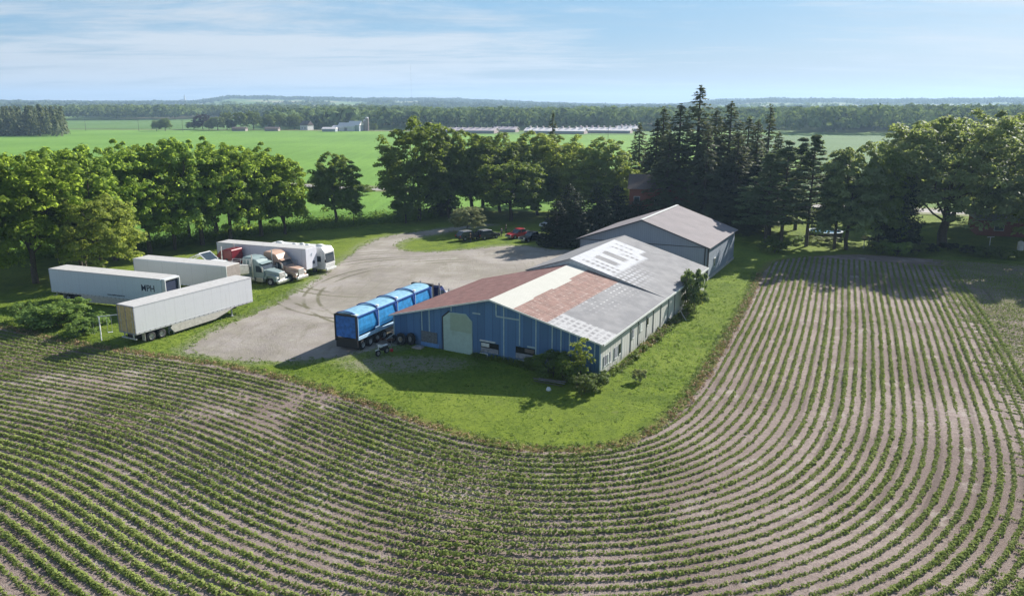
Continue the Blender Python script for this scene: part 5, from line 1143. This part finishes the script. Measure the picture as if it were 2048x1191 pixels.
# plastic chair
ch = empty('plastic_chair', G(343,667), aztheta(150), 'white plastic garden chair by the trailer wheels', 'chair')
MB().box((0,0,.43),(.48,.48,.04)).build('seat', M['p_white'], ch, bevel=.02); MB().hexa([(-.24,-.22,.45),(-.20,-.22,.45),(-.20,.22,.45),(-.24,.22,.45),(-.36,-.20,.90),(-.32,-.20,.90),(-.32,.20,.90),(-.36,.20,.90)]).build('backrest', M['p_white'], ch, bevel=.02)
for x in (-.21,.21):
    for y in (-.22,.22): MB().tube((x*1.1,y*1.1,0),(x,y,.43),.025,n=6).build('leg', M['p_white'], ch)
for y in (-.25,.25): MB().box((-.02,y,.64),(.5,.05,.03)).tube((.2,y,.43),(.2,y,.63),.02,n=6).build('armrest', M['p_white'], ch)
# old wheels and axle against the wall
def oldwheel(p, az, r_, w_, lean, label, hub='rimdull'):
    r = empty('old_tractor_wheel', p, aztheta(az), label, 'wheel', 'old wheels by the blue end wall'); r.rotation_euler[0] = lean
    prof = [(r_*.5,-w_/2),(r_*.85,-w_/2),(r_,-w_*.3),(r_,w_*.3),(r_*.85,w_/2),(r_*.5,w_/2),(r_*.5,-w_/2)]
    MB().lathe(prof, (0,0,r_), 'y', 26).build('tyre', M['tyre'], r, smooth=False)
    tr_ = MB()
    for k in range(20):
        t = 2*pi*k/20; tr_.box((r_*1.01*cos(t), (-1)**k*w_*.2, r_+r_*1.01*sin(t)), (.05, w_*.5, .05))
    tr_.build('tread', M['tyre'], r)
    MB().lathe([(.01,-.05),(r_*.2,-.05),(r_*.5,-w_*.3)], (0,0,r_), 'y', 20).build('rim', M[hub], r); return r
gdir = lambda b, off: A0+UX*b-UY*off
gw = atan2(UX[1], UX[0]); gaz = 90-math.degrees(gw)
oldwheel(gdir(1.55,1.0), gaz, .62, .34, radians(-8), 'tall old tractor wheel with pale square hub leaning nearest the barn door')
oldwheel(gdir(2.4,.45), gaz+14, .62, .34, radians(-8), 'dark old wheel half hidden behind the tall one'); oldwheel(gdir(.2,.9), gaz-10, .52, .3, radians(-10), 'dark old wheel at the left end of the blue wall')
MB().box((0,0,0),(.34,.08,.34)).build('hub_plate', simple('rusty_hub', (.25,.20,.14), .8), [o for o in bpy.data.objects if o.name == 'old_tractor_wheel'][0]).location = (0,-.1,.62)
sc2 = empty('farm_harrow', gdir(-.4,1.6), gw+.2, 'rusty farm frame lying among the old wheels', 'farm tool')
MB().tube((-1.1,.1,.35),(1.2,.1,.45),.05,n=6).tube((-1.1,.6,.35),(1.2,.5,.45),.05,n=6).tube((-.6,-.2,.3),(-.6,.9,.4),.04,n=6).tube((.6,-.2,.35),(.6,.9,.4),.04,n=6).build('beam', simple('rusty_iron', (.12,.06,.04), .85), sc2)
MB().tube((.3,.3,.4),(1.3,.2,1.15),.05,n=6).tube((-1.1,.3,.35),(-2.0,.1,.1),.04,n=6).build('drawbar', M['galv'], sc2)
for x in (-.9,-.3,.3,.9): MB().tube((x,.35,.4),(x,.35,0),.03,.01,n=5).build('tine', M['galv'], sc2)
# small motorbike, white and black
mc = empty('motorcycle', G(765,709), aztheta(215), 'small white and black motorcycle standing in the shade behind the blue trailer', 'motorcycle')
for x in (-.6,.6): wheel(mc, x, 0, .33, .14, 'rimdull', 1)
MB().prism([(-.5,.55),(-.1,.45),(.2,.5),(.35,.85),(.05,.92),(-.2,.78),(-.75,.86),(-.8,.80)], 'y', -.13, .13).build('frame_body', M['black'], mc, bevel=.03)
MB().prism([(.05,.85),(.38,.82),(.5,1.05),(.3,1.15),(.02,1.0)], 'y', -.17, .17).build('fairing', M['p_white'], mc, bevel=.04); MB().box((-.35,0,.90),(.7,.24,.1)).build('seat', M['p_white'], mc, bevel=.03)
MB().tube((.42,-.35,1.15),(.42,.35,1.15),.025,n=6).tube((.65,0,.35),(.42,0,1.15),.04,n=6).build('handlebar', M['galv'], mc); MB().box((.7,0,.67),(.5,.14,.04)).build('mudguard', M['p_white'], mc)
gas = empty('fuel_can', G(783,703), .4, 'small red fuel can beside the motorcycle', 'fuel can'); MB().box((0,0,.17),(.3,.2,.34)).build('can', M['c_red'], gas, bevel=.03); MB().tube((.08,0,.34),(.16,0,.46),.03,n=6).build('spout', M['black'], gas)
pb = empty('board_pile', gdir(3.75,1.0), gw+.05, 'pale flat boards lying left of the barn door', 'boards')
MB().box((0,0,.10),(1.05,.7,.12)).build('board', simple('pinkish_board', (.38,.32,.29), .8), pb); MB().box((.15,.1,.22),(.8,.45,.1),.1).build('board', M['board'], pb)
# pole pile and rubbish by the corner bushes
pp = empty('pole_pile', G(1102,768), gw+.1, 'loose pile of grey poles in front of the dark corner bushes', 'poles')
for k in range(7):
    y = random.uniform(-.4,.4); MB().tube((-1.4+random.uniform(-.2,.2), y, .18+.05*k), (1.2+random.uniform(-.2,.2), y+random.uniform(-.4,.4), .12+.09*k), .035, n=5).build('pole', M['board'] if k % 2 else M['boardbrown'], pp)
sk = empty('white_sack', G(1097,781), 0, 'crumpled white sack below the pole pile', 'sack'); mb_ = MB().lathe([(.01,.34),(.16,.3),(.25,.15),(.22,0)], (0,0,0), 'z', 9); mb_.v = [(x+random.uniform(-.04,.04), y+random.uniform(-.04,.04), max(0, z+random.uniform(-.03,.03))) for x, y, z in mb_.v]; mb_.build('sack_cloth', M['p_white'], sk); tag(sk)
# plank leaning in the bush by the shed
stk = empty('wooden_stake', G(1372,641), 0, 'pale stake lying in the grass below the wall bush', 'stake'); MB().tube((0,0,.05),(-.5,1.1,.95),.05,n=6).build('stake_pole', simple('bleached_wood', (.5,.47,.43), .8), stk)
# ---------------------------------------------------------------- bushes and small trees near the sheds
wb = G(1384,622); 
tree('shrb','weed',(1386,624),536,25,'tall grey green bush growing against the side wall of the long shed','bush','bushes around the sheds','wall_bush')
tree('shrb','maple_light',(1376,620),578,27,'lower fuller bush in front of the side wall','bush','bushes around the sheds','wall_bush')
tree('thin','maple_light',(1160,768),672,20,'young sunlit sapling in front of the blue end wall','tree','bushes around the sheds','sapling')
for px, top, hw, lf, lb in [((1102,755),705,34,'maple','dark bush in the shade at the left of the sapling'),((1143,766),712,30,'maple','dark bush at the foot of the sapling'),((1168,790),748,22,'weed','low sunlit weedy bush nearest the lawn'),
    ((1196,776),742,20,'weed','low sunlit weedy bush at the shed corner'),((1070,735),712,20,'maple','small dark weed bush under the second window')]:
    tree('shrb', lf, px, top, hw, lb, 'bush', 'bushes around the sheds', 'weedy_bush')
for px, top, hw, lb in [((120,650),600,45,'leafy scrub mound in the middle of the left scrub patch'),((50,640),604,24,'small leafy scrub at the left end of the scrub patch'),((85,655),618,40,'low scrub in front of the left scrub patch'),((150,640),598,32,'tallest scrub behind the scrub patch'),((185,660),628,30,'scrub beside the swing frame'),((165,672),640,26,'grassy scrub nearest the soil rows')]:
    tree('shrb','shrub',px,top,hw,lb,'bush','scrub patch left of the near trailer','scrub_bush')
tree('shrb','olive',(1279,764),738,12,'dry twiggy bush standing alone on the lawn','bush',None,'twiggy_bush')
def wallpts(n, a0, a1, off0, off1, seed):
    rg = np.random.default_rng(seed); a = rg.uniform(a0, a1, n); o_ = rg.uniform(off0, off1, n); p = A0[None]+UX[None]*(BW+o_)[:, None]+UY[None]*a[:, None]; return p[:, :2]
clumps('wall_weeds', wallpts(110, -.5, 36, .2, 1.2, 3), np.random.default_rng(1).uniform(.25,.8,110), .42, 34, .12, M['weed'], 'weeds growing along the white side wall', 'weeds', seed=21)
clumps('wall_weeds_dry', wallpts(60, 3, 26, .2, 1.1, 4), .4, .4, 20, .11, M['deadweed'], 'dry stalks along the white side wall', 'weeds', seed=22)
rg = np.random.default_rng(5); bq = rg.uniform(10, 23, 110); oq = rg.uniform(.1, .8, 110)+np.clip(bq-16, 0, 9)*.12
clumps('end_wall_weeds', (A0[None]+UX[None]*bq[:, None]-UY[None]*oq[:, None])[:, :2], .55+.05*np.clip(bq-14, 0, 9), .4, 30, .11, M['maple'], 'dark weeds along the foot of the blue end wall', 'weeds', seed=23)
p = along(smooth_line(GREEN_EDGE), -3.5, 4.5, 1500, 9); p = p[in_view(p, 40)]
clumps('hedge_brush', p, np.random.default_rng(3).uniform(.6,2.6,len(p)), 1.1, 30, .2, M['shrub'], 'rough brush under the tree row', 'brush', seed=24)
gl = GRAVEL[in_view(GRAVEL, 30)]; p = along(gl, -.7, .7, 700, 12); clumps('gravel_edge_weeds', p, .13, .3, 8, .07, M['grassblade'], 'patchy weeds at the gravel edge', 'weeds', seed=25)
p = cand[np.random.default_rng(8).integers(0, len(cand), 260)]; clumps('lawn_tufts', p, .22, .25, 14, .08, M['weed'], 'taller tufts in the lawn', 'grass', seed=26)

# ---------------------------------------------------------------- houses and garden at the right
M['brick'] = simple('red_brown_brick', (.22,.075,.05), .85, var=.2, scale=8); M['shingle'] = simple('brown_shingles', (.13,.10,.09), .9, var=.2, scale=5); M['shingleg'] = simple('pale_grey_shingles', (.34,.34,.35), .85, var=.12)
def house(name, p, th, L, W_, ze, zr_, wall, roofm, label, cat='house', win=()):
    r = empty(name, p, th, label, cat)
    MB().box((0,0,ze/2),(L,W_,ze)).build('wall', M[wall], r)
    MB().prism([(-W_/2-.4,ze-.05),(W_/2+.4,ze-.05),(0,zr_)], 'x', -L/2-.4, L/2+.4).build('roof', M[roofm], r)
    for x, z_, w_, h_ in win:
        f = MB().box((x,-W_/2-.03,z_),(w_,.08,h_)).build('window', M['trimwhite'], r); MB().box((x,-W_/2-.08,z_),(w_-.16,.04,h_-.16)).build('pane', M['glass'], f)
    return r
house('brick_house', (30.5,157,0), -.2, 13, 9, 7.7, 10.2, 'brick', 'shingle', 'brown red brick house almost hidden behind the dark cedars', win=((-5,5.5,1.2,1.4),(-1,5.5,1.2,1.4)))
house('brick_house', (96,146,0), -.35, 15, 9, 2.9, 4.6, 'brick', 'shingleg', 'low brick house with pale roof at the right photo edge', win=((-4,1.6,1.6,1.2),(1,1.6,2.2,1.3)))
pl = empty('swimming_pool', G(1650,472), 0, 'round above ground pool with white rim behind the pines', 'pool')
pl.scale = (.85,.85,.85); MB().lathe([(3.5,0),(3.5,1.15),(3.3,1.15),(3.3,.9)], (0,0,0), 'z', 32).build('pool_wall', M['boardbrown'], pl); MB().lathe([(3.65,1.12),(3.65,1.22),(3.25,1.22),(3.25,1.12)], (0,0,0), 'z', 32).build('rim', M['p_white'], pl)
def water(t): t.out(t.bsdf((.06,.20,.30), .08, 0, .6, bump=t.noise(t.n('ShaderNodeTexCoord').outputs['Object'], 4, 3), bstr=.2))
M['water'] = material('pool_water', water); MB().lathe([(.01,.98),(3.29,.98)], (0,0,0), 'z', 32).build('water', M['water'], pl)
bh_ = empty('bird_house', G(1727,498), .5, 'small bird house with yellowish roof on a white post', 'bird house')
MB().tube((0,0,0),(0,0,1.5),.06,n=8).build('post', M['p_white'], bh_); MB().box((0,0,1.7),(.45,.45,.4)).build('box', M['glassdark'], bh_); MB().prism([(-.5,1.85),(.5,1.85),(0,2.3)], 'y', -.42, .42).build('roof', simple('yellow_roof', (.55,.50,.22), .7), bh_)
cl_ = empty('clothesline_post', G(1978,497), .2, 'white T shaped clothesline post on the sunny lawn', 'post')
MB().tube((0,0,0),(0,0,2.0),.06,n=8).build('post', M['p_white'], cl_); MB().tube((-.7,0,2.0),(.7,0,2.0),.05,n=8).build('cross_bar', M['p_white'], cl_)
wc = empty('water_tank', G(2040,500), 0, 'white upright tank near the right edge', 'tank'); MB().lathe([(.01,0),(.5,0),(.5,1.3),(.3,1.5),(.01,1.52)], (0,0,0), 'z', 16).build('tank_body', M['p_white'], wc); MB().lathe([(.12,1.5),(.12,1.6),(.01,1.6)], (0,0,0), 'z', 10).build('lid', M['galv'], wc)

# ---------------------------------------------------------------- far farm, barns, poles
M['farwhite'] = simple('far_white_wall', (.62,.62,.62), .7); M['fargrey'] = simple('far_grey_wall', (.33,.36,.42), .7); M['farroof'] = simple('far_pale_roof', (.74,.69,.69), .8); M['barnroof'] = simple('far_barn_roof', (.60,.51,.52), .8); M['barnwall'] = simple('far_barn_wall', (.30,.24,.24), .8)
def longbarn(u, v, L, Wd, th, label, rm='barnroof', ze=2.4, zr_=4.3, nv=9):
    p = G(u, v); r = empty('poultry_barn', p, th, label, 'barn', 'long low barns in the distance')
    MB().prism([(-Wd/2,0),(Wd/2,0),(Wd/2,ze),(0,zr_-.3),(-Wd/2,ze)], 'x', -L/2, L/2).build('wall', M['barnwall'], r)
    for s in (-1, 1): MB().hexa([(-L/2-.6,s*(Wd/2+.8),ze-.3),(L/2+.6,s*(Wd/2+.8),ze-.3),(L/2+.6,0,zr_),(-L/2-.6,0,zr_),(-L/2-.6,s*(Wd/2+.8),ze-.05),(L/2+.6,s*(Wd/2+.8),ze-.05),(L/2+.6,0,zr_+.25),(-L/2-.6,0,zr_+.25)]).build('roof', M[rm], r)
    for k in range(nv): MB().box((-L/2+3+k*(L-6)/(nv-1),0,zr_+.9),(1.3,1.3,1.4)).build('roof_vent', M['trimdark'] if rm == 'barnroof' else M['barnroof'], r)
    MB().box((0,-Wd/2-.08,1.3),(L-2,.1,1.1)).build('wall_curtain', M['fargrey'], r); return r
longbarn(936,266,50,14,-.28,'leftmost long pinkish roofed barn behind the tall maple'); longbarn(1010,264,22,12,-.28,'short pinkish roofed barn next to the leftmost one',nv=4)
longbarn(1112,267,50,15,-.30,'long pale roofed barn behind the lone thin spruce','farroof'); longbarn(1208,266,46,15,-.30,'long pale roofed barn in the middle of the right pair','farroof'); longbarn(1256,262,18,13,-.30,'last short pale barn left of the tall spruces','farroof',nv=4)
fh = house('farmhouse', G(614,260), -.5, 9, 8, 4.5, 8.4, 'farwhite', 'shingle', 'small white gabled farmhouse across the field', win=((-2,1.8,1.1,1.4),(1.5,1.8,1.1,1.4)))
lowb = house('farm_shed', G(660,263), -.1, 12, 7, 2.4, 3.8, 'fargrey', 'farroof', 'low pale farm shed left of the far barn', 'shed')
for u, L, W_, ze, zr_, wl, rf, lb in [(697,16,10,4,7.4,'farwhite','farroof','white far barn with pale roof'),(712,11,10,5.2,8.8,'fargrey','farroof','blue grey taller far barn beside the silos'),(680,12,8,3,5,'farwhite','farroof','small white lean barn left of the far barn')]:
    house('farm_barn', G(u,262), -.25, L, W_, ze, zr_, wl, rf, lb, 'barn', win=((0,1.6,2.4,2.6),))
for u, hh, lb in ((729,9,'shorter brown silo by the far barn'),(733,11,'taller brown silo by the far barn')):
    si = empty('silo', G(u,262)+V3(0,4,0), 0, lb, 'silo'); MB().lathe([(1.7,0),(1.7,hh)], (0,0,0), 'z', 16).build('drum', M['barnwall'], si, smooth=True); MB().lathe([(1.75,hh),(1.2,hh+.8),(.01,hh+1.2)], (0,0,0), 'z', 16).build('dome', M['farroof'], si, smooth=True)
for u, lb in ((480,'brown low farm roof left of the lane trees'),(545,'low brown shed under the lane trees')): house('farm_shed', G(u,262), 0, 12, 7, 2.2, 3.6, 'barnwall', 'shingle', lb, 'shed')
def pole(u, v, h, label):
    r = empty('utility_pole', G(u, v), .5, label, 'pole', 'utility poles'); MB().tube((0,0,0),(0,0,h),.16,.10,n=6).build('post', M['barkgrey'], r); MB().box((0,0,h-.7),(2.2,.12,.14)).build('cross_arm', M['barkgrey'], r)
for u, v, h, lb in ((172,262,11,'utility pole at the left field corner'),(278,262,10,'utility pole left of the lone far tree pair'),(366,264,10,'utility pole before the lane trees'),(998,266,12,'utility pole in front of the left barns'),(1216,280,14,'utility pole in front of the right barns'),(1470,262,10,'utility pole hidden by the spruces'),(645,300,0.1,'')):
    if lb: pole(u, v, h, lb)
# low stone wall like light mast and hilltop church
ms = empty('radio_mast', (-590,4700,float(elev(-590,4700))), 0, 'thin radio mast on the horizon', 'mast'); MB().tube((0,0,0),(0,0,205),.6,.4,n=5).build('mast_pole', M['barkgrey'], ms)
for z in (60,120,180): MB().box((0,0,z),(3.2,3.2,2)).build('platform', M['barkgrey'], ms)
cx_, cy_ = -1850, 4500; cc = empty('hilltop_church', (cx_,cy_,float(elev(np.array(cx_),np.array(cy_)))+6), .2, 'pale hilltop building with a small spire on the left horizon', 'church')
MB().box((0,0,9),(26,14,18)).build('nave', M['farwhite'], cc); MB().box((8,0,16),(8,8,32)).build('tower', M['farwhite'], cc); MB().lathe([(4.5,32),(.2,46)], (8,0,0), 'z', 6).build('spire', M['fargrey'], cc)
# ---------------------------------------------------------------- haze
def haze_fn(t):
    o = t.n('ShaderNodeOutputMaterial'); v = t.n('ShaderNodeVolumePrincipled', {'Color': (.50,.72,1.0), 'Density': .00017, 'Anisotropy': .2}); t.t.links.new(v.outputs[0], o.inputs['Volume'])
M['haze'] = material('haze_air', haze_fn)
hb = MB().box((0, 4400, 79.5), (19000, 9900, 162)); tag(hb.build('haze', M['haze']), 'thin blue haze over the distance', kind='stuff')
